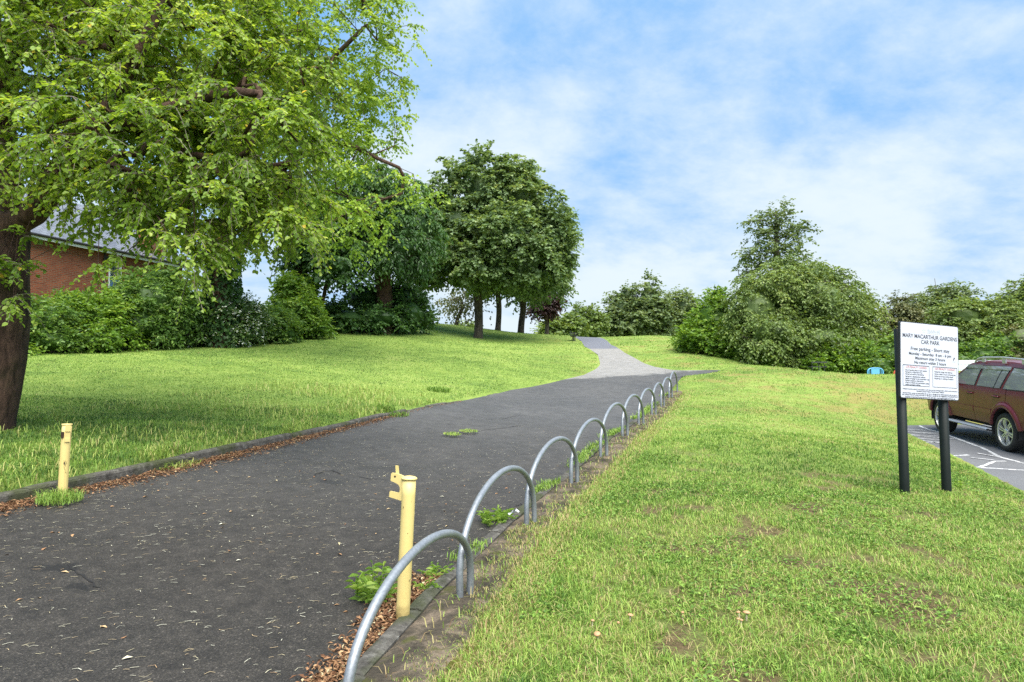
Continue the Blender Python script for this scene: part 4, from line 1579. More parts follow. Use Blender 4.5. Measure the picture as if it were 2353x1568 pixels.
def smooth_poly(p, st=.28):
    p = np.array(p, float)
    q = np.vstack([2 * p[0] - p[1], p, 2 * p[-1] - p[-2]])
    out = []
    for i in range(1, len(q) - 2):
        n = max(1, int(np.linalg.norm(q[i + 1] - q[i]) / st))
        for t_ in np.arange(n) / n:
            out.append(.5 * (2 * q[i] + (q[i + 1] - q[i - 1]) * t_ + (2 * q[i - 1] - 5 * q[i] + 4 * q[i + 1] - q[i + 2]) * t_ ** 2 + (3 * q[i] - q[i - 1] - 3 * q[i + 1] + q[i + 2]) * t_ ** 3))
    return np.array(out + [p[-1]])


def skeleton(limbs, tips, step=.6, wander=.12, up=.25, reach=1.35):
    """grow branches from given limbs (list of (points, parent limb or -1)) to the tips; returns nodes, parents"""
    N, par = [], []
    for pts, pl in limbs:
        pts = smooth_poly(pts)
        first = -1
        if pl >= 0:
            first = int(np.argmin(np.linalg.norm(np.array(N) - pts[0], axis=1)))
        for i, p in enumerate(pts):
            if i == 0 and first >= 0:
                last = first
                continue
            N.append(p)
            par.append(-1 if (i == 0) else last)
            last = len(N) - 1
    nl = len(N)
    N = list(np.array(N))
    base = np.array(N)
    order = np.argsort([np.min(np.linalg.norm(base - t_, axis=1)) for t_ in tips])
    arr = np.zeros((nl + len(tips) * 16 + 4, 3))
    arr[:nl] = base
    cnt = nl
    zmin = base[:, 2].min() + .3 * (base[:, 2].max() - base[:, 2].min())
    for t_ in np.array(tips)[order]:
        dd = np.linalg.norm(arr[:cnt] - t_, axis=1)
        pen = dd + .35 * np.maximum(arr[:cnt, 2] - t_[2], 0) + (arr[:cnt, 2] < zmin) * 3.0
        j = int(np.argmin(pen))
        a, b = arr[j].copy(), t_
        L = np.linalg.norm(b - a)
        m = min(15, max(1, int(L / step)))
        ctrl = (a + b) / 2 + np.array([0, 0, up * L]) + rng.normal(size=3) * wander * L
        last = j
        for i in range(1, m + 1):
            s = i / m
            q = (1 - s) ** 2 * a + 2 * s * (1 - s) * ctrl + s * s * b
            if i < m:
                q = q + rng.normal(size=3) * .05 * step
            arr[cnt] = q
            par.append(last)
            last = cnt
            cnt += 1
    return arr[:cnt], np.array(par), nl


def grow(mb, N, par, nl, r_base, r_tip, pw=1.95, sides=(16, 8, 5, 3), lump=None, minr=0.0, n0=0, limb=1.0, flare=0.0, caps=None):
    n = len(N)
    acc = np.zeros(n)
    ch = [[] for _ in range(n)]
    for i in range(n):
        if par[i] >= 0:
            ch[par[i]].append(i)
    for i in range(n - 1, -1, -1):
        if not ch[i]:
            acc[i] = 1
        if par[i] >= 0:
            acc[par[i]] += acc[i]
    # limb nodes are listed before what grows from them but may come in any order: repeat until stable
    order = []
    stack = [i for i in range(n) if par[i] < 0]
    while stack:
        i = stack.pop()
        order.append(i)
        stack += ch[i]
    acc = np.zeros(n)
    for i in reversed(order):
        acc[i] = sum(acc[c] for c in ch[i]) if ch[i] else 1
    r = r_tip * acc ** (1 / pw)
    root = order[0]
    f = r_base / r[root]
    r = np.where(r > r_tip * 1.5, r_tip + (r - r_tip) * (r_base - r_tip) / max(r[root] - r_tip, 1e-6), r)
    r = np.maximum(r, minr)
    if n0:
        r[n0:] = np.minimum(r[n0:], np.maximum(r[n0:] * limb, r_tip))
    if caps is not None:
        r[:len(caps)] = np.minimum(r[:len(caps)], caps)
        for i in order:
            if par[i] >= 0:
                r[i] = min(r[i], r[par[i]])
    if flare:
        r = r * (1 + flare * np.exp(-np.maximum(N[:, 2] - N[root][2] - .25, 0) / .28))
    starts = [(root, -1)]
    while starts:
        i, p0 = starts.pop()
        pts, rad = ([N[p0]], [min(r[p0], r[i] * 1.15)]) if p0 >= 0 else ([], [])
        while True:
            pts.append(N[i])
            rad.append(r[i])
            if not ch[i]:
                break
            c = sorted(ch[i], key=lambda q: -acc[q])
            for q in c[1:]:
                starts.append((q, i))
            i = c[0]
        if len(pts) > 1:
            rm = max(rad)
            ns = sides[0] if rm > .16 else sides[1] if rm > .06 else sides[2] if rm > .02 else sides[3]
            mb.tube(pts, rad, ns, caps=rm > .05, lump=lump if rm > .12 else None)
    return r


def barklump(amp=.10, sc=2.2):
    def f(pts, a):
        A_, Z_ = np.meshgrid(a, pts[:, 2], indexing='xy')
        return 1 + amp * 2 * (fbm(np.cos(A_) * sc + 5, np.sin(A_) * sc + 9, Z_ * 1.1, 4) - .5)
    return f


def tree(name, label, base, trunk_top, blobs, ncl, m, k, R, L, mat, r_base, cat='tree', group=None, bark=BARK2, limbs=None, droop=.25, flat=.45, fine=False, twigs=False, thin=None, shell=.35, core=0, r_tip=.012, upn=.9, tvar=.5, extra=None, sides=(14, 8, 4, 3), W=None, tips=None, lumpy=.08, flare=.25):
    root = empty(name, tuple(base), label, cat, group)
    b = np.array(base, float)
    C_, O_, K_ = clump_points(blobs, ncl, shell)
    g_ = ground(C_[:, 0], C_[:, 1])
    ok = C_[:, 2] > g_ + .15
    C_, O_, K_ = C_[ok], O_[ok], K_[ok]
    if extra is not None:
        C_ = np.vstack([C_, extra])
        O_ = np.vstack([O_, unit(extra - b - [0, 0, 2])])
        K_ = np.concatenate([K_, np.zeros(len(extra), int)])
    if thin is not None:
        dy = C_[:, 1]
        f_ = dy * math.cos(PITCH) + (C_[:, 2] - CAMZ) * math.sin(PITCH)
        uu, vv = 1176.5 + C_[:, 0] / f_ * F, 784 - (-dy * math.sin(PITCH) + (C_[:, 2] - CAMZ) * math.cos(PITCH)) / f_ * F
        kp = rng.random(len(C_)) < thin(uu, vv)
        C_, O_, K_ = C_[kp], O_[kp], K_[kp]
    if limbs is None:
        tt = np.array(trunk_top, float)
        n_ = max(4, int(np.linalg.norm(tt - b) / .8))
        s = np.linspace(0, 1, n_)[:, None]
        tr = b + (tt - b) * s + np.concatenate([[[0, 0, 0]], rng.normal(size=(n_ - 1, 3)) * [.06, .06, 0]])
        tr[0, 2] -= .3
        limbs = [(tr, -1)]
    N, par, nl = skeleton(limbs, C_[:: (1 if fine else 2)])
    cp_ = []
    for li, (lp_, pl_) in enumerate(limbs):
        n_ = len(smooth_poly(lp_)) - (1 if pl_ >= 0 else 0)
        cp_ += [9.0] * n_ if pl_ < 0 else list(r_base * np.linspace(.62, .13, n_))
    mb = MB()
    grow(mb, N - b, par, nl, r_base, r_tip, sides=sides, lump=barklump(lumpy), n0=len(smooth_poly(limbs[0][0])), limb=.72, flare=flare, caps=np.array(cp_))
    mb.build('trunk', bark, root, smooth=True)
    mb = MB()
    tw = MB() if twigs else None
    bt = rng.random(len(blobs))
    tint0 = np.clip(.55 * rng.random(len(C_)) + .45 * bt[K_], 0, 1)
    sprays(mb, C_ - b, O_, m, k, R, L, (W or L * .72), flat=flat, droop=droop, fine=fine, tw=tw, tint0=tint0, tvar=tvar, upn=upn)
    if core:
        for bl in blobs:
            cc, rr = np.array(bl[:3]) - b, np.array(bl[3:6]) * core
            u, v = np.meshgrid(np.linspace(0, 2 * math.pi, 17), np.linspace(.05, math.pi - .05, 9), indexing='ij')
            dx, dy, dz = np.cos(u) * np.sin(v), np.sin(u) * np.sin(v), np.cos(v)
            w_ = .8 + .4 * fbm(dx * 2 + cc[0], dy * 2 + cc[1], dz * 2, 3)
            mb.grid(cc[0] + dx * rr[0] * w_, cc[1] + dy * rr[1] * w_, cc[2] + dz * rr[2] * w_, tint=0 * dx + .3)
    mb.build('crown', mat, root, tint=True)
    if twigs:
        tw.build('twigs', TWIG, root)
    return root


def px_blob(u, v, d, ru, rv, rd=None):
    """ellipsoid seen at (u, v), ru by rv picture pixels, d metres away"""
    x, y, z = P(u, v, d)
    s = d / F
    return (x, y, z, ru * s, (rd if rd else .85 * ru * s), rv * s)


def Pg(u, d):
    """point on the ground below picture column u at depth d"""
    x = (u - 1176.5) / F * d
    return np.array([x, d, float(ground(x, d))])


# ---- near lime tree on the left
bs = np.array(P(-48, 1012, 9.8))
bs[2] = float(ground(bs[0], bs[1])) - .05
fork = np.array(P(8, 520, 9.9))
limbs = [
    ([bs - [0.06, 0, .35], bs + [.04, 0, .25], np.array(P(-22, 900, 9.8)), np.array(P(-6, 820, 9.8)), np.array(P(-4, 740, 9.8)), np.array(P(-4, 640, 9.85)), fork], -1),
    ([fork, np.array(P(75, 490, 9.7)), np.array(P(140, 400, 9.5)), np.array(P(205, 300, 9.3)), np.array(P(270, 210, 9.2)), np.array(P(330, 100, 9.0)), np.array(P(380, -20, 9.0)), np.array(P(420, -150, 9.2))], 0),
    ([fork, np.array(P(22, 430, 10)), np.array(P(8, 300, 10.2)), np.array(P(20, 150, 10.3)), np.array(P(60, 0, 10.4)), np.array(P(75, -180, 10.6)), np.array(P(60, -400, 11))], 0),
    ([np.array(P(205, 300, 9.3)), np.array(P(300, 280, 9.0)), np.array(P(400, 250, 8.9)), np.array(P(500, 215, 9.0)), np.array(P(600, 215, 9.2))], 1),
    ([np.array(P(20, 150, 10.3)), np.array(P(90, 110, 10)), np.array(P(180, 105, 9.7)), np.array(P(260, 110, 9.4))], 2),
    ([fork, np.array(P(-120, 380, 10.2)), np.array(P(-260, 250, 10.4)), np.array(P(-380, 120, 10.6))], 0),
    ([np.array(P(8, 300, 10.2)), np.array(P(-60, 200, 9.2)), np.array(P(-80, 90, 8.5))], 2)]
bl = [px_blob(170, 120, 9.8, 250, 180), px_blob(430, 150, 9.6, 230, 170), px_blob(60, 330, 9.2, 200, 110), px_blob(330, 330, 9.0, 260, 120), px_blob(560, 330, 9.0, 200, 130),
      px_blob(290, 440, 9.3, 170, 65), px_blob(450, 465, 8.9, 180, 85), px_blob(640, 470, 9.4, 130, 90), px_blob(0, 90, 10, 200, 160), px_blob(650, 180, 10.5, 150, 180), px_blob(-170, 200, 10.4, 170, 200), px_blob(150, -130, 10.4, 320, 160),
      px_blob(500, -90, 10.2, 200, 120), px_blob(430, 545, 8.6, 55, 50, .5), px_blob(640, 520, 8.8, 70, 50, .5)]
ex = np.array([P(*q) for q in [(15, 600, 9.3), (40, 640, 9.25), (8, 655, 9.3), (30, 700, 9.25), (-20, 620, 9.2), (5, 690, 9.25), (380, 610, 8.4), (410, 630, 8.3), (450, 590, 8.4), (480, 560, 8.5), (225, 610, 8.6), (100, 560, 9.5), (180, 530, 9.4)]])
ex = np.vstack([ex, ex + rng.normal(size=ex.shape) * .1])
tree('lime_tree', 'big lime tree with a dark forked trunk, nearest tree, by the left kerb', bs, None, bl, 1250, 6, 12, .42, .071, ML['lime'], .365, bark=BARK, limbs=limbs, droop=.55, fine=True, twigs=True, shell=.45, r_tip=.006, W=.057, extra=ex, sides=(24, 10, 6, 3), lumpy=.17, upn=1.0,
     thin=lambda u, v: np.where((u > 30) & (u < 430) & (v > 495 - .12 * (u - 200)), np.where(v > 600, .14, .8), np.where((u < 130) & (v > 380), .6, 1)))

# ---- second lime, farther up the lawn, ivy on its trunk
b2_ = Pg(506, 25.5)
bl = [px_blob(690, 120, 23, 250, 210), px_blob(860, 90, 22.5, 110, 150), px_blob(870, 260, 22.5, 80, 130), px_blob(700, 360, 22.5, 190, 120), px_blob(600, 470, 24, 140, 90), px_blob(760, 500, 22, 80, 100), px_blob(880, 420, 21, 90, 40), px_blob(950, 435, 20.5, 70, 50), px_blob(990, 425, 20.3, 28, 30), px_blob(870, 500, 21, 80, 55), 
      px_blob(520, 545, 24.5, 75, 75), px_blob(500, 150, 25, 250, 250), px_blob(720, -140, 23.5, 200, 150), px_blob(520, -200, 25, 260, 180), px_blob(915, 30, 22.5, 55, 60), px_blob(470, 630, 24.6, 50, 45), px_blob(690, 250, 22.8, 180, 120)]
lm = [([b2_ - [0, 0, .3], np.array(P(506, 660, 25.4)), np.array(P(510, 560, 25.2)), np.array(P(540, 440, 25)), np.array(P(560, 300, 25)), np.array(P(570, 120, 25)), np.array(P(575, -60, 25))], -1),
      ([np.array(P(510, 560, 25.2)), np.array(P(590, 440, 24)), np.array(P(680, 360, 23)), np.array(P(780, 330, 22.3)), np.array(P(880, 370, 21.5)), np.array(P(950, 400, 21))], 0),
      ([np.array(P(540, 440, 25)), np.array(P(640, 280, 24)), np.array(P(740, 160, 23)), np.array(P(840, 60, 22.5))], 0)]
t2 = tree('lime_tree', 'tall light green lime tree behind the nearest one, ivy wrapping its trunk', b2_, None, bl, 1300, 6, 9, .62, .125, ML['lime2'], .42, bark=BARK, limbs=lm, droop=.5, fine=False, shell=.5, r_tip=.010, W=.095, upn=1.0)
mb = MB()
n = 2600
aa, zz = rng.random(n) * 2 * math.pi, rng.random(n) ** 1.0 * 4.2
rr = (.55 + .25 * fbm(np.cos(aa) * 2, np.sin(aa) * 2, zz, 3)) * (1 - .1 * zz / 4)
ps = np.stack([rr * np.cos(aa), rr * np.sin(aa), zz], -1)
oo = np.stack([np.cos(aa), np.sin(aa), 0 * aa], -1)
leaves(mb, ps, unit(rng.normal(size=(n, 3)) * .6 + [0, 0, -.8] + oo * .3), unit(oo + rng.normal(size=(n, 3)) * .4), .16, .14, np.clip(.3 + .2 * rng.normal(size=n), 0, .8))
mb.build('ivy', ML['dark'], t2, tint=True)

# ---- dark broadleaf trees behind the hedge
d = 35
tree('chestnut_tree', 'dark dense tree with drooping leaves between the hedge and the maple', Pg(880, d), P(880, 480, d), [px_blob(880, 500, d, 110, 60), px_blob(930, 575, d - 1, 80, 50), px_blob(820, 570, d - 1, 90, 45), px_blob(800, 470, d, 80, 50), px_blob(850, 420, d + 1, 120, 50), px_blob(960, 520, d, 60, 60)],
     560, 6, 9, .7, .24, ML['dark'], .42, bark=BARK, droop=.8, shell=.5, core=.42, W=.11, flat=.35, tvar=1.0)
d = 33
tree('broadleaf_tree', 'dark spreading tree with two bent trunks behind the hedge, under the lime', Pg(715, d), P(690, 560, d), [px_blob(715, 570, d, 70, 55), px_blob(675, 640, d, 30, 40), px_blob(770, 610, d - .5, 70, 45), px_blob(740, 520, d, 70, 50), px_blob(700, 470, d + 1, 110, 50)],
     260, 6, 8, .7, .22, ML['dark'], .3, bark=BARK, droop=.5, shell=.45, core=.5,
     limbs=[([Pg(712, d) - [0, 0, .3], np.array(P(716, 705, d)), np.array(P(712, 660, d)), np.array(P(690, 620, d)), np.array(P(685, 570, d)), np.array(P(700, 520, d))], -1), ([Pg(716, d), np.array(P(742, 690, d)), np.array(P(750, 650, d)), np.array(P(765, 600, d))], 0)])

# ---- maple on the lawn and the trees behind it
d = 42
mp = [px_blob(1110, 440, d, 90, 75), px_blob(1180, 460, d, 80, 70), px_blob(1050, 520, d - 1, 85, 65), px_blob(1150, 540, d - 2, 110, 80), px_blob(1240, 540, d, 70, 70), px_blob(1000, 590, d - .5, 70, 60), px_blob(1080, 600, d - 2, 100, 55), px_blob(1190, 605, d - 1.5, 100, 60), px_blob(1265, 600, d, 50, 60), px_blob(1120, 640, d - 1, 70, 26), px_blob(1020, 620, d - .5, 60, 33), px_blob(1040, 410, d, 24, 40), px_blob(1095, 375, d, 24, 35), px_blob(1150, 395, d, 22, 35), px_blob(1200, 405, d, 20, 35), px_blob(1215, 640, d, 70, 36), px_blob(985, 510, d + .5, 60, 60), px_blob(955, 575, d, 45, 50), px_blob(965, 640, d, 40, 35), px_blob(1010, 470, d, 40, 45), px_blob(945, 600, d + .5, 35, 40), px_blob(1265, 530, d, 42, 55), px_blob(1280, 590, d, 36, 50), px_blob(1225, 430, d + .5, 28, 40)]
SH = np.array([P(u + rng.normal() * 3, v - k * 11, d + rng.normal() * .8) for u, v in [(1028, 385), (1048, 400), (1075, 375), (1098, 362), (1112, 375), (1140, 392), (1160, 385), (1178, 380), (1205, 395), (1222, 402), (1262, 458), (1285, 470), (1302, 500), (1318, 560), (1312, 530), (1310, 610), (1000, 430), (1120, 360)] for k in range(3)])
tree('maple_tree', 'full round dark green maple standing alone on the crest of the lawn', Pg(1098, d), P(1105, 420, d), mp, 1500, 7, 8, .62, .205, ML['maple'], .27, bark=BARK2, extra=SH, droop=.3, shell=.42, core=.5, W=.185, flat=.6, tvar=.9)
d = 49
tree('maple_tree', 'darker maple behind the lone maple, its thin trunk just right of it', Pg(1143, d), P(1150, 560, d), [px_blob(1160, 580, d, 90, 80), px_blob(1240, 610, d, 70, 55), px_blob(1150, 645, d, 80, 28)], 220, 6, 8, .9, .27, ML['maple'], .20, droop=.3, core=.5, tvar=.6)
d = 51
tree('maple_tree', 'maple at the right of the group, lowest branches over the crest', Pg(1196, d), P(1215, 520, d), [px_blob(1270, 560, d, 50, 90), px_blob(1230, 610, d, 70, 65), px_blob(1290, 590, d - .5, 32, 50), px_blob(1215, 680, d, 50, 18), px_blob(1285, 510, d, 24, 45), px_blob(1285, 650, d, 25, 35)], 240, 6, 8, .9, .26, ML['maple'], .24, droop=.3, core=.45, tvar=.6)
d = 57
tree('copper_beech', 'dark purple leaved tree peeping out at the right foot of the maples', Pg(1255, d), P(1262, 690, d), [px_blob(1258, 692, d, 22, 22), px_blob(1245, 705, d, 18, 12), px_blob(1274, 686, d, 9, 15)], 80, 6, 7, .9, .28, ML['copper'], .18, droop=.4, core=.5)
d = 50
tree('leaning_tree', 'small leaning tree with thin purplish twigs left of the maple trunk', Pg(1046, d), P(1060, 700, d), [px_blob(1035, 700, d, 34, 16), px_blob(1070, 690, d, 40, 14), px_blob(1010, 705, d, 22, 12), px_blob(1062, 675, d, 30, 14)], 60, 4, 5, 1.0, .20, ML['olive'], .14, droop=1.0, r_tip=.015,
     limbs=[([Pg(1046, d) - [0, 0, .3], np.array(P(1052, 730, d)), np.array(P(1063, 708, d)), np.array(P(1060, 690, d)), np.array(P(1066, 672, d))], -1)])

# ---- hedge shrubs below the house
def shrub(name, label, blobs, ncl, m, k, R, L, mat, cat='shrub', group=None, core=.72, droop=.15, W=None, shell=.30, tvar=.6, stems=4, upn=.7, flat=.8, r=.03, bloom=0):
    B = np.array(blobs)
    low = B[np.argmin(B[:, 2] - B[:, 5])]
    cx, cy_ = (B[:, 0] * B[:, 3]).sum() / B[:, 3].sum(), (B[:, 1] * B[:, 3]).sum() / B[:, 3].sum()
    base = np.array([cx, cy_, float(ground(cx, cy_))])
    root = empty(name, tuple(base), label, cat, group)
    C_, O_, K_ = clump_points(blobs, ncl, shell)
    gz_ = ground(C_[:, 0], C_[:, 1])
    ok = C_[:, 2] > gz_ + .08
    C_, O_, K_ = C_[ok], O_[ok], K_[ok]
    mb = MB()
    bt = rng.random(len(blobs))
    sprays(mb, C_ - base, O_, m, k, R, L, W or L * .6, flat=flat, droop=droop, tint0=np.clip(.6 * rng.random(len(C_)) + .4 * bt[K_], 0, 1), tvar=tvar, upn=upn)
    if bloom:
        A_ = mb.A[-1].reshape(-1, 4).copy()
        A_[rng.random(len(A_)) < bloom] = .97
        mb.A[-1] = A_.ravel()
    if core:
        for bl_ in blobs:
            cc, rr = np.array(bl_[:3]) - base, np.array(bl_[3:6]) * core
            u, v = np.meshgrid(np.linspace(0, 2 * math.pi, 17), np.linspace(.05, math.pi - .05, 9), indexing='ij')
            dx, dy, dz = np.cos(u) * np.sin(v), np.sin(u) * np.sin(v), np.cos(v)
            w_ = .75 + .5 * fbm(dx * 2 + cc[0], dy * 2 + cc[1], dz * 2, 3)
            mb.grid(cc[0] + dx * rr[0] * w_, cc[1] + dy * rr[1] * w_, np.maximum(cc[2] + dz * rr[2] * w_, -.4), tint=0 * dx + .28)
    mb.build('foliage', mat, root, tint=True)
    st = MB()
    tips = C_[rng.choice(len(C_), min(len(C_), 30), replace=False)]
    for t_ in tips:
        s0 = base + np.array([(t_[0] - cx) * .35, (t_[1] - cy_) * .35, 0])
        s0[2] = float(ground(s0[0], s0[1])) - .1
        mid_ = (s0 + t_) / 2 + rng.normal(size=3) * .08 + (t_ - s0) * [0, 0, .15]
        q = np.linspace(0, 1, 6)[:, None]
        st.tube((1 - q) ** 2 * s0 + 2 * q * (1 - q) * mid_ + q * q * t_ - base, np.linspace(r, r * .25, 6), 4, caps=False)
    st.build('stems', BARK2, root)
    return root


HG = 'shrubs of the hedge below the house'
shrub('hedge_shrub', 'mid green hedge shrub just right of the near tree trunk', [px_blob(95, 745, 20.3, 70, 65, 1.0), px_blob(60, 760, 20, 50, 60, .9), px_blob(120, 780, 20.3, 60, 40, .9), px_blob(10, 740, 19.8, 70, 80, 1), px_blob(-90, 745, 19.5, 80, 80, 1)], 300, 6, 7, .42, .125, ML['hedge'], group=HG)
shrub('hedge_shrub', 'bright topped hedge shrub under the brick wall with upright shoots', [px_blob(200, 745, 21.8, 80, 60, 1.1), px_blob(180, 705, 22, 55, 30, .8), px_blob(230, 780, 21.6, 70, 38, 1), px_blob(140, 725, 21.5, 40, 40, .8), px_blob(255, 715, 22.4, 50, 40, .9)], 330, 6, 7, .45, .13, ML['bright'], group=HG)
shrub('hedge_shrub', 'tallest hedge shrub, dark and ferny, in front of the house window side', [px_blob(350, 690, 23.8, 85, 65, 1.2), px_blob(330, 745, 23.4, 80, 55, 1.1), px_blob(370, 650, 24.3, 60, 38, .9), px_blob(300, 690, 23.4, 40, 60, .9), px_blob(420, 720, 24.5, 50, 60, 1)], 360, 6, 8, .50, .16, ML['hedge'], group=HG, droop=.35, W=.07)
shrub('flowering_shrub', 'shrub speckled with small white flowers in front of the ivy trunk', [px_blob(510, 740, 26, 65, 50, 1.2), px_blob(480, 715, 26, 50, 38, 1), px_blob(560, 725, 26.5, 50, 42, 1.1), px_blob(540, 765, 26, 60, 30, 1), px_blob(450, 760, 25.5, 50, 35, 1)], 380, 6, 8, .42, .12, ML['flower'], group=HG, tvar=.3, bloom=.16)
shrub('hedge_shrub', 'low dark hedge shrub between the white flowers and the tall light shrub', [px_blob(620, 742, 28.6, 60, 34, 1.2), px_blob(590, 728, 28.6, 40, 22, 1), px_blob(640, 765, 28.4, 50, 25, 1)], 240, 6, 7, .45, .14, ML['hedge'], group=HG)
shrub('hedge_shrub', 'sloping light green shrub at the right end of the hedge', [px_blob(690, 720, 31, 50, 50, 1.3), px_blob(665, 750, 30.5, 50, 28, 1.2), px_blob(720, 755, 31, 40, 25, 1.2), px_blob(680, 670, 31.6, 38, 40, 1.2), px_blob(650, 705, 30.8, 22, 26, 1)], 330, 6, 8, .5, .17, ML['bright'], group=HG, droop=.3)
shrub('bramble', 'dark tangled undergrowth in the shade below the chestnut', [px_blob(800, 735, 34, 60, 28, 1.4), px_blob(870, 730, 34.5, 60, 32, 1.4), px_blob(940, 722, 36, 45, 38, 1.4), px_blob(970, 735, 37.5, 25, 25, 1.2), px_blob(760, 720, 34, 40, 30, 1.3), px_blob(850, 690, 36, 70, 40, 1.3), px_blob(920, 690, 36.5, 60, 40, 1.3)], 330, 6, 7, .55, .19, ML['dark'], cat='undergrowth')
shrub('ground_ivy', 'low leafy fringe of weeds along the foot of the hedge', [(float(-14.4 + .37 * (y_ - 20)) + .35, float(y_), float(ground(-14.4 + .37 * (y_ - 20), y_)) + .05, .55, .8, .28) for y_ in np.arange(18.5, 34.5, .9)], 420, 5, 5, .3, .10, ML['bright'], cat='weeds', core=0, stems=0, r=.008)

# ---- right side: hawthorn mass, tall tree behind, distant trees, belt beyond the playground
d = 31
haw = [px_blob(1800, 680, d, 90, 80), px_blob(1880, 700, d - .5, 90, 90), px_blob(1740, 720, d - .5, 70, 80), px_blob(1830, 640, d + .5, 70, 55), px_blob(1940, 730, d, 65, 80), px_blob(1780, 770, d - 1.5, 90, 50), px_blob(1880, 780, d - 1.5, 80, 45), px_blob(1960, 780, d - .5, 50, 50), px_blob(1720, 660, d + 1, 30, 35), px_blob(1900, 650, d + 1, 60, 45), px_blob(1810, 820, d - 1, 100, 30), px_blob(1990, 720, d, 30, 50)]
tree('hawthorn_tree', 'broad arching hawthorn, the largest bush right of the path', Pg(1800, d), P(1815, 680, d), haw, 760, 8, 9, .75, .15, ML['haw'], .26, bark=BARK2, droop=.55, shell=.38, core=.6, W=.085, flat=.5, tvar=.7)
d = 33
shrub('hedge_shrub', 'bright green bush left of the hawthorn, sloping down to the path side', [px_blob(1640, 740, d, 50, 55, 1.3), px_blob(1610, 775, d - .3, 50, 30, 1.2), px_blob(1660, 790, d - 1, 50, 35, 1.2), px_blob(1650, 700, d + .5, 28, 30, 1), px_blob(1580, 785, d + .3, 25, 18, 1), px_blob(1710, 810, d - 2, 50, 28, 1.2), px_blob(1760, 830, d - 3, 45, 22, 1.2), px_blob(1690, 770, d - 1, 50, 50, 1.2)], 430, 6, 8, .5, .17, ML['bright'], group='bushes round the hawthorn')
d = 29
shrub('hedge_shrub', 'lower rounded bush at the right foot of the hawthorn behind the bench', [px_blob(1930, 825, d, 60, 35, 1.3), px_blob(1970, 815, d, 40, 30, 1.2), px_blob(1870, 840, d, 50, 25, 1.2), px_blob(1900, 790, d + 1, 60, 40, 1.2)], 330, 6, 8, .45, .14, ML['bright'], group='bushes round the hawthorn')
d = 40
tree('alder_tree', 'tall open tree rising alone above the hawthorn', Pg(1775, d), P(1785, 480, d), [px_blob(1785, 503, d, 42, 28), px_blob(1765, 545, d, 45, 30), px_blob(1835, 532, d, 36, 26), px_blob(1740, 590, d, 44, 30), px_blob(1810, 585, d, 48, 25), px_blob(1708, 625, d, 22, 26), px_blob(1795, 472, d, 20, 12), px_blob(1855, 525, d, 18, 12), px_blob(1730, 510, d, 18, 18)], 190, 4, 6, .62, .19, ML['far'], .22, droop=.2, shell=.6, r_tip=.022, tvar=.6)
for (lab, u, d, bl, n, mt) in [
    ('pointed dark tree in the middle of the far group beyond the crest', 1490, 78, [(1490, 700, 36, 55), (1470, 740, 50, 30), (1510, 735, 40, 40), (1488, 665, 14, 28)], 260, 'far'),
    ('rounded far tree at the right of the group beyond the crest', 1568, 80, [(1565, 705, 36, 38), (1545, 740, 40, 35), (1590, 740, 30, 32)], 200, 'far'),
    ('broad far tree at the left of the dark group beyond the crest', 1425, 79, [(1430, 715, 34, 45), (1405, 745, 30, 28), (1440, 680, 18, 22), (1450, 750, 36, 24)], 200, 'far'),
    ('light airy far tree with sky showing through, left of the path top', 1345, 74, [(1345, 735, 36, 28), (1325, 750, 26, 20), (1365, 750, 24, 22)], 110, 'haw'),
    ('low pale far bush left of the path top', 1285, 70, [(1285, 755, 38, 20), (1310, 750, 26, 22), (1262, 765, 22, 10)], 110, 'haw')]:
    tree('far_tree', lab, Pg(u, d), P(u, bl[0][1], d), [px_blob(a, b, d, c, e) for a, b, c, e in bl], n, 6, 7, 1.3, .36, ML[mt], .28, group='trees beyond the crest', droop=.2, core=.6 if mt == 'far' else .3, tvar=.7)
shrub('hedge_shrub', 'bits of low scrub showing over the crest beside the maple trunks', [px_blob(1062, 752, 58, 30, 7, 1), px_blob(1095, 755, 58, 16, 6, 1)], 40, 5, 5, .6, .2, ML['haw'], cat='scrub', core=0)
TB = 'trees of the belt behind the playground'
for (nm, lab, u, d, bl, n, L, mt, co_r, tp) in [
    ('belt_tree', 'brownish thin topped tree right of the hawthorn', 2070, 32, [(2060, 770, 45, 70), (2030, 800, 35, 55), (2100, 770, 40, 60), (2075, 710, 35, 30)], 260, .15, 'olive', .55, 690),
    ('belt_tree', 'open tree with leaves scattered against the sky, above the notice', 2150, 36, [(2170, 700, 60, 38), (2130, 720, 50, 40), (2200, 690, 40, 25), (2110, 700, 30, 25), (2185, 660, 30, 14)], 170, .17, 'far', 0, 640),
    ('belt_tree', 'yellow green spreading tree behind the notice and the car', 2230, 30, [(2210, 730, 65, 45), (2270, 740, 60, 45), (2180, 780, 60, 50), (2240, 800, 80, 50), (2300, 720, 40, 40)], 420, .15, 'haw', .6, 700),
    ('belt_tree', 'taller yellow tinged tree at the right edge behind the car', 2340, 31, [(2340, 700, 40, 55), (2330, 760, 55, 60), (2390, 720, 60, 80), (2360, 660, 25, 22), (2310, 800, 50, 45)], 380, .155, 'haw', .6, 680)]:
    tree(nm, lab, Pg(u, d), P(u + 5, tp, d), [px_blob(a, b, d, c, e) for a, b, c, e in bl], n, 6, 8, .62, L, ML[mt], .18, group=TB, droop=.3, core=co_r, W=L * .6, tvar=.7)
TU = 'bushes under the belt of trees'
shrub('hedge_shrub', 'dark bush behind the blue play board', [px_blob(2050, 825, 29, 60, 45, 1.2), px_blob(2010, 840, 28.5, 40, 28, 1.1), px_blob(2090, 810, 29, 50, 50, 1.2), px_blob(2130, 830, 29, 50, 45, 1.2)], 330, 6, 7, .45, .15, ML['hedge'], group=TU)
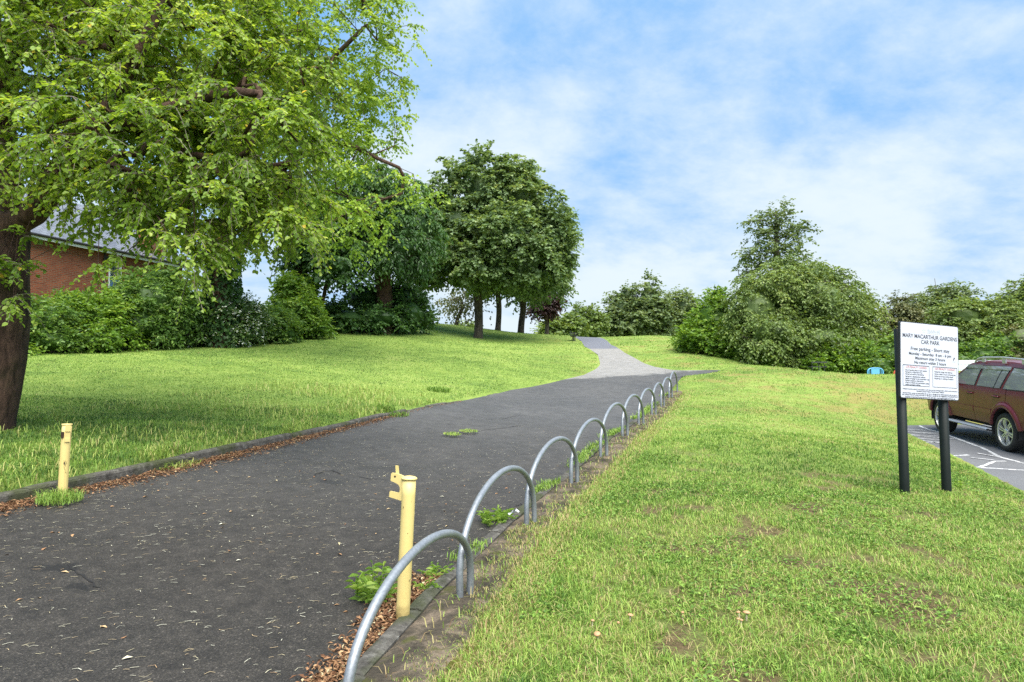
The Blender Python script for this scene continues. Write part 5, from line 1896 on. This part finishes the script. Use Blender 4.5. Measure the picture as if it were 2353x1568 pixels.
shrub('hedge_shrub', 'green bush with bare brown twigs behind the car roof', [px_blob(2240, 830, 28, 60, 45, 1.2), px_blob(2190, 840, 28, 50, 40, 1.2), px_blob(2290, 800, 28.5, 50, 40, 1.2)], 280, 6, 7, .42, .14, ML['hedge'], group=TU)
shrub('hedge_shrub', 'brown leaved bush at the right edge above the car roof', [px_blob(2350, 790, 28, 45, 45, 1.2), px_blob(2330, 840, 28, 60, 40, 1.2), px_blob(2420, 800, 28, 60, 60, 1.2)], 220, 6, 7, .42, .14, ML['olive'], group=TU)

# ------------------------------------------------------------------ grass
t = NT('grass blades')
a = t.n('ShaderNodeAttribute', attribute_name='tint').outputs['Fac']
c = t.ramp(a, [(0, (.055, .115, .02)), (.3, (.13, .245, .036)), (.55, (.24, .375, .058)), (.72, (.35, .45, .09)), (.82, (.39, .37, .12)), (.92, (.45, .36, .17)), (1, (.26, .15, .075))])
p = t.pbsdf(c, .5, None, 0, .3)
tr = t.n('ShaderNodeBsdfTranslucent', {'Color': c}).outputs[0]
mxs = t.n('ShaderNodeMixShader', {'Fac': .24})
t.t.links.new(p, mxs.inputs[1])
t.t.links.new(tr, mxs.inputs[2])
M_GRASS = t.done(mxs.outputs[0])


def blades(mb, x, y, L, W, tint, lean=.45, three=True, zoff=0.0):
    n = len(x)
    z = ground(x, y) + zoff
    az = rng.random(n) * 2 * math.pi
    ln = lean * (.35 + 1.1 * rng.random(n))
    d_ = np.stack([np.cos(az), np.sin(az), 0 * az], -1)
    s_ = np.stack([-np.sin(az), np.cos(az), 0 * az], -1)
    b = np.stack([x, y, z], -1)
    L, W = np.broadcast_to(L, (n,))[:, None], np.broadcast_to(W, (n,))[:, None]
    up_ = np.array([0, 0, 1.0])
    mid_ = b + (up_ * .6 + d_ * ln[:, None] * .35) * L
    tip = b + (up_ * (1 - .35 * ln[:, None]) + d_ * ln[:, None] * 1.0) * L
    k = np.arange(n)[:, None]
    if three:
        V = np.stack([b - s_ * W / 2, b + s_ * W / 2, mid_ + s_ * W * .42, mid_ - s_ * W * .42, tip], 1)
        mb.add(V.reshape(-1, 3), Q=k * 5 + [0, 1, 2, 3], T=k * 5 + [3, 2, 4], tint=np.repeat(tint, 5))
    else:
        V = np.stack([b - s_ * W / 2, b + s_ * W / 2, tip], 1)
        mb.add(V.reshape(-1, 3), T=k * 3 + [0, 1, 2], tint=np.repeat(tint, 3))


BANDS = [(1.6, 3.2, 8500, .052, .0036, 1), (3.2, 4.6, 7500, .047, .0040, 1), (4.6, 6.5, 4600, .044, .005, 1), (6.5, 9, 2500, .043, .0065, 1), (9, 13, 1250, .043, .0095, 1), (13, 20, 520, .045, .014, 0), (20, 30, 190, .052, .023, 0), (30, 50, 60, .06, .04, 0)]
MBL, MBR = MB(), MB()
for (d0, d1, dens, L, W, th) in BANDS:
    xw = .84 * d1 + .8
    n = int((d1 - d0) * 2 * xw * dens)
    x, y = rng.uniform(-xw, xw, n), rng.uniform(d0, d1, n)
    k = np.abs(x) < .84 * y + .8
    x, y = x[k], y[k]
    sd = path_sd(x, y)
    sc_ = poly_sd(x, y, CARPARK)
    left = x < (kerb_x(y) + row_x(y)) / 2
    hoopside = (~left) & (y < 21.6) & (sd < .26 + .42 * (fbm(x * 2.2, y * 2.2, o=3) - .45))
    trunk = np.hypot(x - bs[0], y - bs[1]) < .5
    behind = left & (x < -15.2 + .37 * (y - 20)) & (y > 16)
    keep = (sd > np.where(left, .10, .02)) & ~hoopside & ~trunk & ~behind & (sc_ > .02)
    _, dry, bare, f1, f2, f3 = lawn_masks(x, y)
    keep &= rng.random(len(x)) > bare * .86 + .25 * dry
    # nearly bare soil shows through the worn near lawn
    ti = np.where(left, .385, .46) + .55 * (f1 - .5) + .85 * (f2 - .5) + .55 * (f3 - .5) + .3 * (fbm(x * 12, y * 12, 5.0, 2) - .5) + rng.normal(size=len(x)) * .17
    ti = np.where(left & (y < 10.5), ti - .10, ti)
    ti = np.where(~left, ti + .08 * sstep(7, 12, y) - .16 * (1 - sstep(2.6, 4.0, y)), ti)
    ti = np.clip(ti, .02, .74)
    st = rng.random(len(x)) < .018 + .30 * dry + .2 * bare + np.where(hoopside | ((sd < .85) & ~left & (y < 21)), .5, 0)
    ti = np.where(st, rng.uniform(.76, 1.0, len(x)), ti)
    clump = sstep(.5, .72, fbm(x * 2.6, y * 2.6, 12.0, 3))
    edge = np.where(left & (sd < .35) & (y < 22), 1.0, 0)
    LL = L * (.55 + .6 * rng.random(len(x))) * (1 + .45 * clump * (y < 9) + .9 * edge * rng.random(len(x)) + np.where(left & (y < 11), .5, 0) * rng.random(len(x)) + np.where((y < 3.4), 1.0, 0) * rng.random(len(x))) * np.where(dry + bare > .7, .7, 1) * np.where(left & (y > 11), .8, 1)
    for mb_, m_ in ((MBL, keep & left), (MBR, keep & ~left)):
        blades(mb_, x[m_], y[m_], LL[m_], W * (.7 + .6 * rng.random(m_.sum())), ti[m_], .5, bool(th))
o = MBL.build('grass', M_GRASS, tint=True)
tag(o, 'fresh green lawn grass left of the path, long along the kerb', 'grass', kind='stuff')
o = MBR.build('grass', M_GRASS, tint=True)
tag(o, 'yellowish patchy lawn grass right of the hoops', 'grass', kind='stuff')

# pale seeding stalks in the longer grass by the left kerb
mb = MB()
n = 5200
y = rng.uniform(6.2, 17, n)
x = kerb_x(y) - .15 - rng.random(n) ** 1.6 * 4.5
k = (x > -.84 * y - .8) & (fbm(x * .9, y * .9, 40.0, 3) > .42)
x, y = x[k], y[k]
blades(mb, x, y, rng.uniform(.09, .19, len(x)), .006 + .0004 * y, rng.uniform(.66, .84, len(x)), 1.0, True)
o = mb.build('seeding_grass', M_GRASS, tint=True)
tag(o, 'long pale seeding grass stalks by the left kerb', 'grass', kind='stuff')

# flattened dry thatch between the blades of the near right lawn
mb = MB()
n = 60000
y = rng.uniform(1.8, 9, n)
x = row_x(y) + .25 + rng.random(n) * (.84 * y + .8 - row_x(y))
k = (poly_sd(x, y, CARPARK) > .05) & (x < .84 * y + .8) & (rng.random(n) > .6 * lawn_masks(x, y)[2]) & (rng.random(n) < np.clip(1.25 - y / 9, .2, 1))
x, y = x[k], y[k]
n = len(x)
blades(mb, x, y, rng.uniform(.03, .075, n), .0028 + .0004 * y, np.where(rng.random(n) < .26, rng.uniform(.78, 1, n), rng.uniform(.3, .74, n)), 1.9, True, .004)
# small broad leaved lawn weeds, in patches
n = 42000
y = rng.uniform(2.0, 11, n)
x = row_x(y) + .5 + rng.random(n) * (.84 * y + .8 - row_x(y))
k = (poly_sd(x, y, CARPARK) > .1) & (x < .84 * y + .8) & (fbm(x * 1.3, y * 1.3, 31.0, 4) > .53)
x, y = x[k], y[k]
n = len(x)
az = rng.random(n) * 2 * math.pi
leaves(mb, np.stack([x, y, ground(x, y) + rng.uniform(.012, .045, n)], -1), np.stack([np.cos(az), np.sin(az), rng.normal(size=n) * .3 + .1], -1), np.array([0, 0, 1.0]) + rng.normal(size=(n, 3)) * .4, rng.uniform(.018, .038, n) * (1 + .04 * y), rng.uniform(.012, .024, n), np.clip(rng.normal(.36, .14, n), 0, .7))
o = mb.build('thatch', M_GRASS, tint=True)
tag(o, 'dry thatch and small broad leaved weeds low in the near right lawn', 'grass', kind='stuff')

# grass growing in the joint between tarmac and edging, among the hoops
mb = MB()
n = 9000
y = rng.uniform(5.6, 21.5, n)
x = row_x(y) - .30 + rng.normal(size=n) * .07
k = (fbm(y * 1.1, 4.0, o=3) > .44) & (rng.random(n) < np.clip(1.4 - y / 22, .3, 1))
x, y = x[k], y[k]
blades(mb, x, y, .09 * (.5 + .9 * rng.random(len(x))), .006 + .0004 * y, np.clip(rng.normal(.52, .12, len(x)), 0, .76), .7, True, .05)
y = rng.uniform(2.5, 21, 2600)
x = row_x(y) + rng.uniform(-.1, .42, 2600)
blades(mb, x, y, .07 * (.4 + .9 * rng.random(2600)), .005 + .0003 * y, np.where(rng.random(2600) < .6, rng.uniform(.8, 1, 2600), rng.uniform(.4, .7, 2600)), .9, True, .02)
o = mb.build('verge_grass', M_GRASS, tint=True)
tag(o, 'ragged grass rooted along the edging stones under the hoops', 'grass', kind='stuff')


# ---- weeds
M_WEED = m_leaf('leaf weed', [(0, (.09, .18, .03)), (.5, (.22, .36, .06)), (1, (.42, .52, .14))], trans=.4)


def weed(name, label, x, y, r, h, stems, per, L, W, cat='weed', group=None, zoff=0.0):
    z = float(T(x, y)) + zoff
    root = empty(name, (x, y, z), label, cat, group)
    lf, st = MB(), MB()
    for _ in range(stems):
        a_ = rng.random() * 2 * math.pi
        rr_ = r * math.sqrt(rng.random())
        b_ = np.array([rr_ * math.cos(a_) * .6, rr_ * math.sin(a_) * .6, -.02])
        hh_ = h * (.45 + .6 * rng.random())
        e_ = b_ + np.array([math.cos(a_) * r * .5 + rng.normal() * .03, math.sin(a_) * r * .5 + rng.normal() * .03, hh_])
        q = np.linspace(0, 1, 6)[:, None]
        pts = b_ + (e_ - b_) * q + np.array([0, 0, .12 * hh_]) * np.sin(q * math.pi)
        st.tube(pts, np.linspace(.0028, .001, 6), 4, caps=False)
        tq = np.linspace(.18, 1, per)
        pos = np.stack([np.interp(tq, q[:, 0], pts[:, i]) for i in range(3)], -1)
        az_ = np.arange(per) * 2.4 + a_
        ax_ = np.stack([np.cos(az_), np.sin(az_), .35 + .3 * rng.random(per)], -1)
        leaves(lf, pos, ax_, np.tile([0, 0, 1.0], (per, 1)) + rng.normal(size=(per, 3)) * .3, L * (.6 + .6 * rng.random(per)), W, np.clip(rng.normal(.5, .2, per), 0, 1), True, .35)
    lf.build('leaves', M_WEED, root, tint=True)
    st.build('stems', M_WEED, root, tint=True)
    return root


WG = 'weeds along the path edges'
wx, wy, _ = post_xy(862, 1385)
weed('weed_clump', 'leafy weed clump on the path side of the yellow post with the hook', wx, wy, .15, .22, 26, 9, .075, .011, group=WG)
wx, wy, _ = post_xy(985, 1360)
weed('weed_clump', 'sparse weeds between the hooked yellow post and the second hoop', wx, wy, .08, .09, 8, 6, .06, .011, group=WG)
wx, wy, _ = post_xy(1130, 1205)
weed('weed_clump', 'bushy weed tuft inside the second hoop beside a scrap of litter', wx, wy, .17, .16, 30, 9, .06, .012, group=WG)
wx, wy, _ = post_xy(2172, 1128)
weed('nettle_clump', 'leafy weeds round the foot of the right sign post', wx, wy - .1, .2, .18, 20, 8, .05, .022, group='weeds in the lawn')
wx, wy, _ = post_xy(1050, 1325)
weed('weed_clump', 'little weeds in the joint at the feet of the first two hoops', wx - .15, wy, .12, .09, 14, 6, .055, .012, group=WG)


def tuft(name, label, x, y, r, h, n_, tmean, group=None, zoff=0.0, w_=.005, lean=.9):
    a_, q = rng.random(n_) * 2 * math.pi, np.sqrt(rng.random(n_)) * r
    mb = MB()
    X_, Y_ = x + q * np.cos(a_), y + q * np.sin(a_)
    blades(mb, X_, Y_, h * (.5 + .7 * rng.random(n_)), w_, np.clip(rng.normal(tmean, .12, n_), 0, .9), lean, True, zoff)
    o = mb.build(name, M_GRASS, tint=True)
    return tag(o, label, 'grass tuft', group)


tx, ty, _ = post_xy(148, 1152)
tuft('grass_tuft', 'thick tuft of grass at the foot of the scrawled yellow post', tx + .02, ty - .10, .20, .12, 520, .5, 'tufts growing through the tarmac', .06)
for (u, v, r, lab) in ((1040, 1003, .16, 'nearer of two flat green tufts in the middle of the path'), (1077, 996, .17, 'farther of two flat green tufts in the middle of the path')):
    tx, ty, _ = post_xy(u, v)
    tuft('grass_tuft', lab, tx, ty, r, .035, 260, .62, 'tufts growing through the tarmac', .065, .01, 1.3)
for (u, v, lab) in ((1012, 905, 'shaggy tuft bulging over the left kerb beyond the bend of the kerb'), (905, 955, 'dark green tuft hanging over the left kerb'), (392, 1072, 'dry tuft drooping over the kerb stones right of the scrawled post')):
    tx, ty, _ = post_xy(u, v)
    tuft('grass_tuft', lab, tx - .05, ty + .05, .34, .15, 420, .42 if u != 392 else .7, 'tufts over the left kerb', .0, .006 + .0004 * ty)

# ---- litter
M_LIT = NT('dead leaves and husks')
a = M_LIT.n('ShaderNodeAttribute', attribute_name='tint').outputs['Fac']
c = M_LIT.ramp(a, [(0, (.045, .024, .012)), (.35, (.14, .065, .03)), (.6, (.27, .145, .07)), (.8, (.44, .28, .14)), (.92, (.48, .42, .25)), (1, (.62, .60, .46))])
M_LIT = M_LIT.done(M_LIT.pbsdf(c, .75, None, 0, .3))


def flakes(mb, x, y, L, W, tint, zoff, tilt=.25):
    n = len(x)
    z = path_z(x, y) + zoff
    az = rng.random(n) * 2 * math.pi
    ax_ = np.stack([np.cos(az), np.sin(az), rng.normal(size=n) * tilt], -1)
    nr = np.array([0, 0, 1.0]) + rng.normal(size=(n, 3)) * tilt
    leaves(mb, np.stack([x, y, z], -1), ax_, nr, L, W, tint, False, .1)


mb = MB()
n = 16000                                                     # rust coloured drift along the left kerb
y = rng.uniform(4.5, 17, n) ** 1.0
wd = .30 * np.clip(1.25 - (y - 6) / 11, .12, 1)
x = kerb_x(y) + .02 + np.abs(rng.normal(size=n)) * wd * .55
k = rng.random(n) < np.clip(1.25 - (y - 7) / 6, .03, 1) * (.35 + fbm(y * 1.3, 2.0))
x, y = x[k], y[k]
flakes(mb, x, y, rng.uniform(.02, .055, len(x)), rng.uniform(.006, .02, len(x)), np.clip(rng.normal(.5, .17, len(x)), 0, .85), rng.uniform(.006, .03, len(x)), .35)
n = 2600                                                      # drift by the near edging
y = rng.uniform(2.4, 5.2, n)
x = row_x(y) - .32 - np.abs(rng.normal(size=n)) * .085
flakes(mb, x, y, rng.uniform(.02, .05, n), rng.uniform(.008, .022, n), np.clip(rng.normal(.5, .2, n), 0, .9), rng.uniform(.006, .035, n), .4)
n = 900
y = rng.uniform(4.3, 5.3, n)
x = row_x(y) - .30 - rng.random(n) * .28
flakes(mb, x, y, rng.uniform(.02, .05, n), rng.uniform(.01, .025, n), np.clip(rng.normal(.45, .2, n), 0, .9), rng.uniform(.006, .03, n), .4)
o = mb.build('leaf_litter', M_LIT, tint=True)
tag(o, 'rust brown dead leaves and husks drifted against the kerbs', 'leaf litter', kind='stuff')

mb = MB()
n = 5600                                                      # pale flower stalks strewn over the tarmac
y = rng.uniform(2.3, 13.5, n)
x = kerb_x(y) + rng.random(n) ** 1.7 * (row_x(y) - .35 - kerb_x(y))
k = rng.random(n) < np.clip(1.15 - (y - 3) / 11, .1, 1) * (.5 + fbm(x * 1.5, y * 1.5))
x, y = x[k], y[k]
n = len(x)
az = rng.normal(size=n) * .55 + .35
L = rng.uniform(.015, .06, n)
bnd = rng.normal(size=n) * .22
z = path_z(x, y) + .005
d_ = np.stack([np.cos(az), np.sin(az), 0 * az], -1)
s_ = np.stack([-np.sin(az), np.cos(az), 0 * az], -1)
b = np.stack([x, y, z], -1)
w_ = rng.uniform(.0015, .0033, n)[:, None] * (1 + .06 * y[:, None])
Lc = L[:, None]
p0_, p1_, p2_ = b, b + d_ * Lc * .5 + s_ * Lc * bnd[:, None], b + d_ * Lc
upz = np.array([0, 0, .003])
V = np.stack([p0_ - s_ * w_ / 2, p0_ + s_ * w_ / 2, p1_ + s_ * w_ / 2 + upz, p1_ - s_ * w_ / 2 + upz, p2_ + s_ * w_ / 2, p2_ - s_ * w_ / 2], 1)
k = np.arange(n)[:, None] * 6
mb.add(V.reshape(-1, 3), Q=np.concatenate([k + [0, 1, 2, 3], k + [3, 2, 4, 5]]), tint=np.repeat(np.clip(rng.normal(.93, .07, n), .5, 1), 6))
n = 120
y = rng.uniform(2.4, 9, n)
x = kerb_x(y) + rng.random(n) * (row_x(y) - .4 - kerb_x(y))
flakes(mb, x, y, rng.uniform(.025, .07, n), rng.uniform(.012, .03, n), np.clip(rng.normal(.75, .15, n), 0, 1), .008, .12)
o = mb.build('stalk_litter', M_LIT, tint=True)
tag(o, 'pale dropped flower stalks and leaves strewn across the tarmac', 'litter', kind='stuff')

mb = MB()
n = 900
y = rng.uniform(2.2, 8, n)
x = row_x(y) + .4 + rng.random(n) ** 1.2 * 4
k = x < .84 * y + .8
x, y = x[k], y[k]
flakes(mb, x, y, rng.uniform(.015, .04, len(x)), rng.uniform(.01, .025, len(x)), np.clip(rng.normal(.68, .15, len(x)), 0, 1), rng.uniform(.03, .07, len(x)), .4)
o = mb.build('fallen_leaves', M_LIT, tint=True)
tag(o, 'tan fallen leaves scattered through the right lawn', 'leaf litter', kind='stuff')

# moss cushions by the near edging
M_MOSS = m_plain('moss cushion', (.085, .085, .018), .95, 0, .6, 30, 1.0, .1, 120)
mg = 'moss cushions beside the near edging'
for (u, v, r, lab) in ((1090, 1505, .055, 'round moss cushion nearest the grass by the near edging'), (1120, 1480, .05, 'moss cushion touching the lawn edge, upper one of the group'), (1050, 1540, .05, 'moss cushion at the bottom edge beside the first hoop foot'), (1010, 1480, .035, 'small moss cushion in the joint behind the near edging'), (1070, 1450, .035, 'small moss cushion highest along the near edging joint')):
    mx_, my_, mz_ = post_xy(u, v)
    me = bpy.data.meshes.new('moss_cushion')
    bm = bmesh.new()
    bmesh.ops.create_icosphere(bm, subdivisions=4, radius=1)
    for vv in bm.verts:
        q = vv.co
        s_ = 1 + .35 * float(fbm(q.x * 3 + u, q.y * 3, q.z * 3, 3) - .5) + .12 * float(vnoise(q.x * 14 + u, q.y * 14, q.z * 14) - .5)
        vv.co = Vector((q.x * r * s_, q.y * r * s_, q.z * r * .6 * s_))
    bm.to_mesh(me)
    bm.free()
    me.materials.append(M_MOSS)
    o = bpy.data.objects.new('moss_cushion', me)
    COL.objects.link(o)
    o.location = (mx_, my_, float(T(mx_, my_)) + .02)
    tag(o, lab, 'moss', mg)

# toadstools in the near lawn
M_CAP = m_plain('tan toadstool cap', (.46, .25, .12), .6, 0, .25, 20)
M_STALK = m_plain('pale toadstool stalk', (.5, .42, .30), .7, 0, .2)
proto = None
for i, (u, v, r) in enumerate([(1716, 1460, .024), (1701, 1458, .013), (1696, 1476, .011), (1704, 1478, .012), (1571, 1458, .012), (1567, 1465, .010), (1447, 1464, .019), (1375, 1508, .02), (1361, 1478, .012), (1420, 1480, .009)]):
    x_, y_, z_ = post_xy(u, v)
    z_ = float(ground(x_, y_))
    lab = 'small tan toadstool in the near lawn'
    if proto is None:
        proto = empty('toadstool', (x_, y_, z_), lab, 'toadstool', 'tan toadstools in the near lawn')
        mb = MB()
        mb.tube([(0, 0, -.02), (0, 0, .05)], .006, 8)
        mb.build('stalk', M_STALK, proto)
        mb = MB()
        a_ = np.linspace(0, math.pi / 2, 7)
        mb.tube(np.stack([0 * a_, 0 * a_, .045 + .012 * np.sin(a_)], -1), np.maximum(.024 * np.cos(a_), .001), 14)
        mb.build('cap', M_CAP, proto, smooth=True)
        o = proto
    else:
        o = dup(proto, (x_, y_, z_), lab)
    o.scale = (r / .024,) * 2 + (.7 + .3 * r / .024,)
    o.rotation_euler = (rng.normal() * .15 - .25, rng.normal() * .15, rng.random() * 6)
# crumpled scrap of white litter by the third hoop
mb = MB()
x_, y_, z_ = post_xy(1183, 1188)
q = rng.normal(size=(6, 4)) * .02
gx_, gy_ = np.meshgrid(np.linspace(-.07, .07, 6), np.linspace(-.04, .04, 4), indexing='ij')
mb.grid(x_ + gx_, y_ + gy_, float(T(x_, y_)) + .03 + q)
tag(mb.build('paper_scrap', M_WHITEP), 'crumpled scrap of white paper on the tarmac inside the second hoop', 'litter')
# dry twig on the car park
p_ = on_park(2292, 1112)
mb = MB()
mb.tube([(p_[0] - .18, p_[1] - .05, float(T(*p_)) + .015), (p_[0], p_[1], float(T(*p_)) + .035), (p_[0] + .2, p_[1] + .03, float(T(*p_)) + .02)], [.012, .010, .006], 6)
tag(mb.build('stick', TWIG), 'broken stick lying on the car park tarmac', 'stick')

# ------------------------------------------------------------------ sky, sun, camera
SUN_EL, SUN_AZ = math.radians(62), math.radians(160)          # azimuth of the sun from +Y, clockwise
w = bpy.data.worlds.new('World')
SC.world = w
w.use_nodes = True
nt = w.node_tree
nt.nodes.clear()


def wn_(typ, ins=None, **kw):
    nd = nt.nodes.new(typ)
    for k, v in kw.items():
        setattr(nd, k, v)
    for k, v in (ins or {}).items():
        if hasattr(v, 'is_output'):
            nt.links.new(v, nd.inputs[k])
        else:
            nd.inputs[k].default_value = v
    return nd


def wm(op, a, b=0.0, c=0.0, clamp=False):
    return wn_('ShaderNodeMath', {0: a, 1: b, 2: c}, operation=op, use_clamp=clamp).outputs[0]


sky = wn_('ShaderNodeTexSky', sky_type='NISHITA', sun_disc=False, sun_elevation=SUN_EL, sun_rotation=SUN_AZ, altitude=100.0, air_density=1.0, dust_density=1.2, ozone_density=1.6)
dirv = wn_('ShaderNodeTexCoord').outputs['Generated']
s3 = wn_('ShaderNodeSeparateXYZ', {'Vector': dirv}).outputs
zc = wm('MAXIMUM', s3['Z'], 0.0)
den = wm('ADD', zc, .34)
pxy = wn_('ShaderNodeCombineXYZ', {'X': wm('DIVIDE', s3['X'], den), 'Y': wm('DIVIDE', s3['Y'], den), 'Z': 0.0}).outputs[0]
rot = wn_('ShaderNodeMapping', {'Vector': pxy, 'Rotation': (0, 0, math.radians(-28)), 'Scale': (1.5, 1.9, 1), 'Location': (3.3, 1.2, 0)}).outputs[0]
n1 = wn_('ShaderNodeTexNoise', {'Vector': rot, 'Scale': 1.7, 'Detail': 9.0, 'Roughness': .58, 'Distortion': .15}).outputs['Fac']
n2 = wn_('ShaderNodeTexNoise', {'Vector': rot, 'Scale': 5.0, 'Detail': 9.0, 'Roughness': .66, 'Distortion': .2}).outputs['Fac']
n3 = wn_('ShaderNodeTexNoise', {'Vector': rot, 'Scale': .55, 'Detail': 3.0, 'Roughness': .5}).outputs['Fac']
n4 = wn_('ShaderNodeTexNoise', {'Vector': dirv, 'Scale': 5.5, 'Detail': 8.0, 'Roughness': .6, 'Distortion': .2}).outputs['Fac']
cov = wm('ADD', wm('MULTIPLY', n1, .62), wm('ADD', wm('MULTIPLY', n2, .26), wm('MULTIPLY_ADD', n4, .36, -.07)))
# clouds gather towards the horizon, breaks of blue where the photograph has them
hor = wm('MULTIPLY', wm('POWER', wm('SUBTRACT', 1.0, zc, clamp=True), 6.0), .40)
cov = wm('ADD', cov, hor)


def skydir(u, v):
    x, y, z = P(u, v, 1.0)
    return Vector((x, y, z - CAMZ)).normalized()


for (u, v, wd, amt) in ((1640, 300, .015, -.10), (1950, 300, .020, -.03), (2330, 90, .028, -.13), (2000, 60, .03, .07), (2150, 240, .02, .07), (1250, 330, .012, -.05), (1500, 90, .10, .05), (1150, 60, .05, .03), (1500, 420, .012, .05), (1300, 600, .06, .05), (1200, 290, .010, .07), (2200, 230, .010, .07), (1050, 390, .01, .08), (1750, 420, .008, .05), (2320, 480, .03, .05), (1800, 620, .03, .05)):
    dd = skydir(u, v)
    dp = wn_('ShaderNodeVectorMath', {0: dirv, 1: dd}, operation='DOT_PRODUCT').outputs['Value']
    gs = wm('POWER', 2.718, wm('DIVIDE', wm('SUBTRACT', dp, 1.0), wd))
    cov = wm('ADD', cov, wm('MULTIPLY', gs, amt))
mask = wn_('ShaderNodeMapRange', {'Value': cov, 'From Min': .45, 'From Max': .90, 'To Min': .0, 'To Max': 1.0}, interpolation_type='SMOOTHSTEP').outputs[0]
SKYBLUE = (2.35, 5.6, 10.5, 1)
CLOUD = (8.3, 9.5, 10.2, 1)
blue = wn_('ShaderNodeMix', data_type='RGBA')
nt.links.new(sky.outputs[0], blue.inputs[6])
blue.inputs[7].default_value = SKYBLUE
blue.inputs[0].default_value = .92
mx = wn_('ShaderNodeMix', data_type='RGBA')
nt.links.new(mask, mx.inputs[0])
nt.links.new(blue.outputs[2], mx.inputs[6])
mx.inputs[7].default_value = CLOUD
bg = wn_('ShaderNodeBackground', {'Strength': .044})
nt.links.new(mx.outputs[2], bg.inputs['Color'])
ow = wn_('ShaderNodeOutputWorld')
nt.links.new(bg.outputs[0], ow.inputs['Surface'])

sun = bpy.data.lights.new('sun', 'SUN')
sun.energy = 4.3
sun.angle = math.radians(65)
sun.color = (1.0, .955, .88)
so = bpy.data.objects.new('sun', sun)
COL.objects.link(so)
sd = Vector((math.sin(SUN_AZ) * math.cos(SUN_EL), math.cos(SUN_AZ) * math.cos(SUN_EL), math.sin(SUN_EL)))
so.rotation_euler = (-sd).to_track_quat('-Z', 'Y').to_euler()
so.location = (0, -20, 30)

cam = bpy.data.cameras.new('camera')
cam.sensor_width = 36
cam.lens = 36 * F / 2353
cam.clip_start = .05
cam.clip_end = 2000
co_ = bpy.data.objects.new('camera', cam)
COL.objects.link(co_)
co_.location = (0, 0, CAMZ)
co_.rotation_euler = (math.pi / 2 + PITCH, 0, 0)
SC.camera = co_
vs = SC.view_settings
vs.view_transform = 'Standard'
vs.look = 'None'
vs.exposure = EXPOSURE
vs.gamma = 1
vs.use_curve_mapping = False
cy = SC.cycles
cy.max_bounces = 8
cy.diffuse_bounces = 4
cy.glossy_bounces = 3
cy.transmission_bounces = 5
cy.transparent_max_bounces = 4
cy.sample_clamp_indirect = 6
cy.use_adaptive_sampling = True
cy.adaptive_threshold = .012
cy.use_denoising = False
cy.denoiser = 'OPENIMAGEDENOISE'
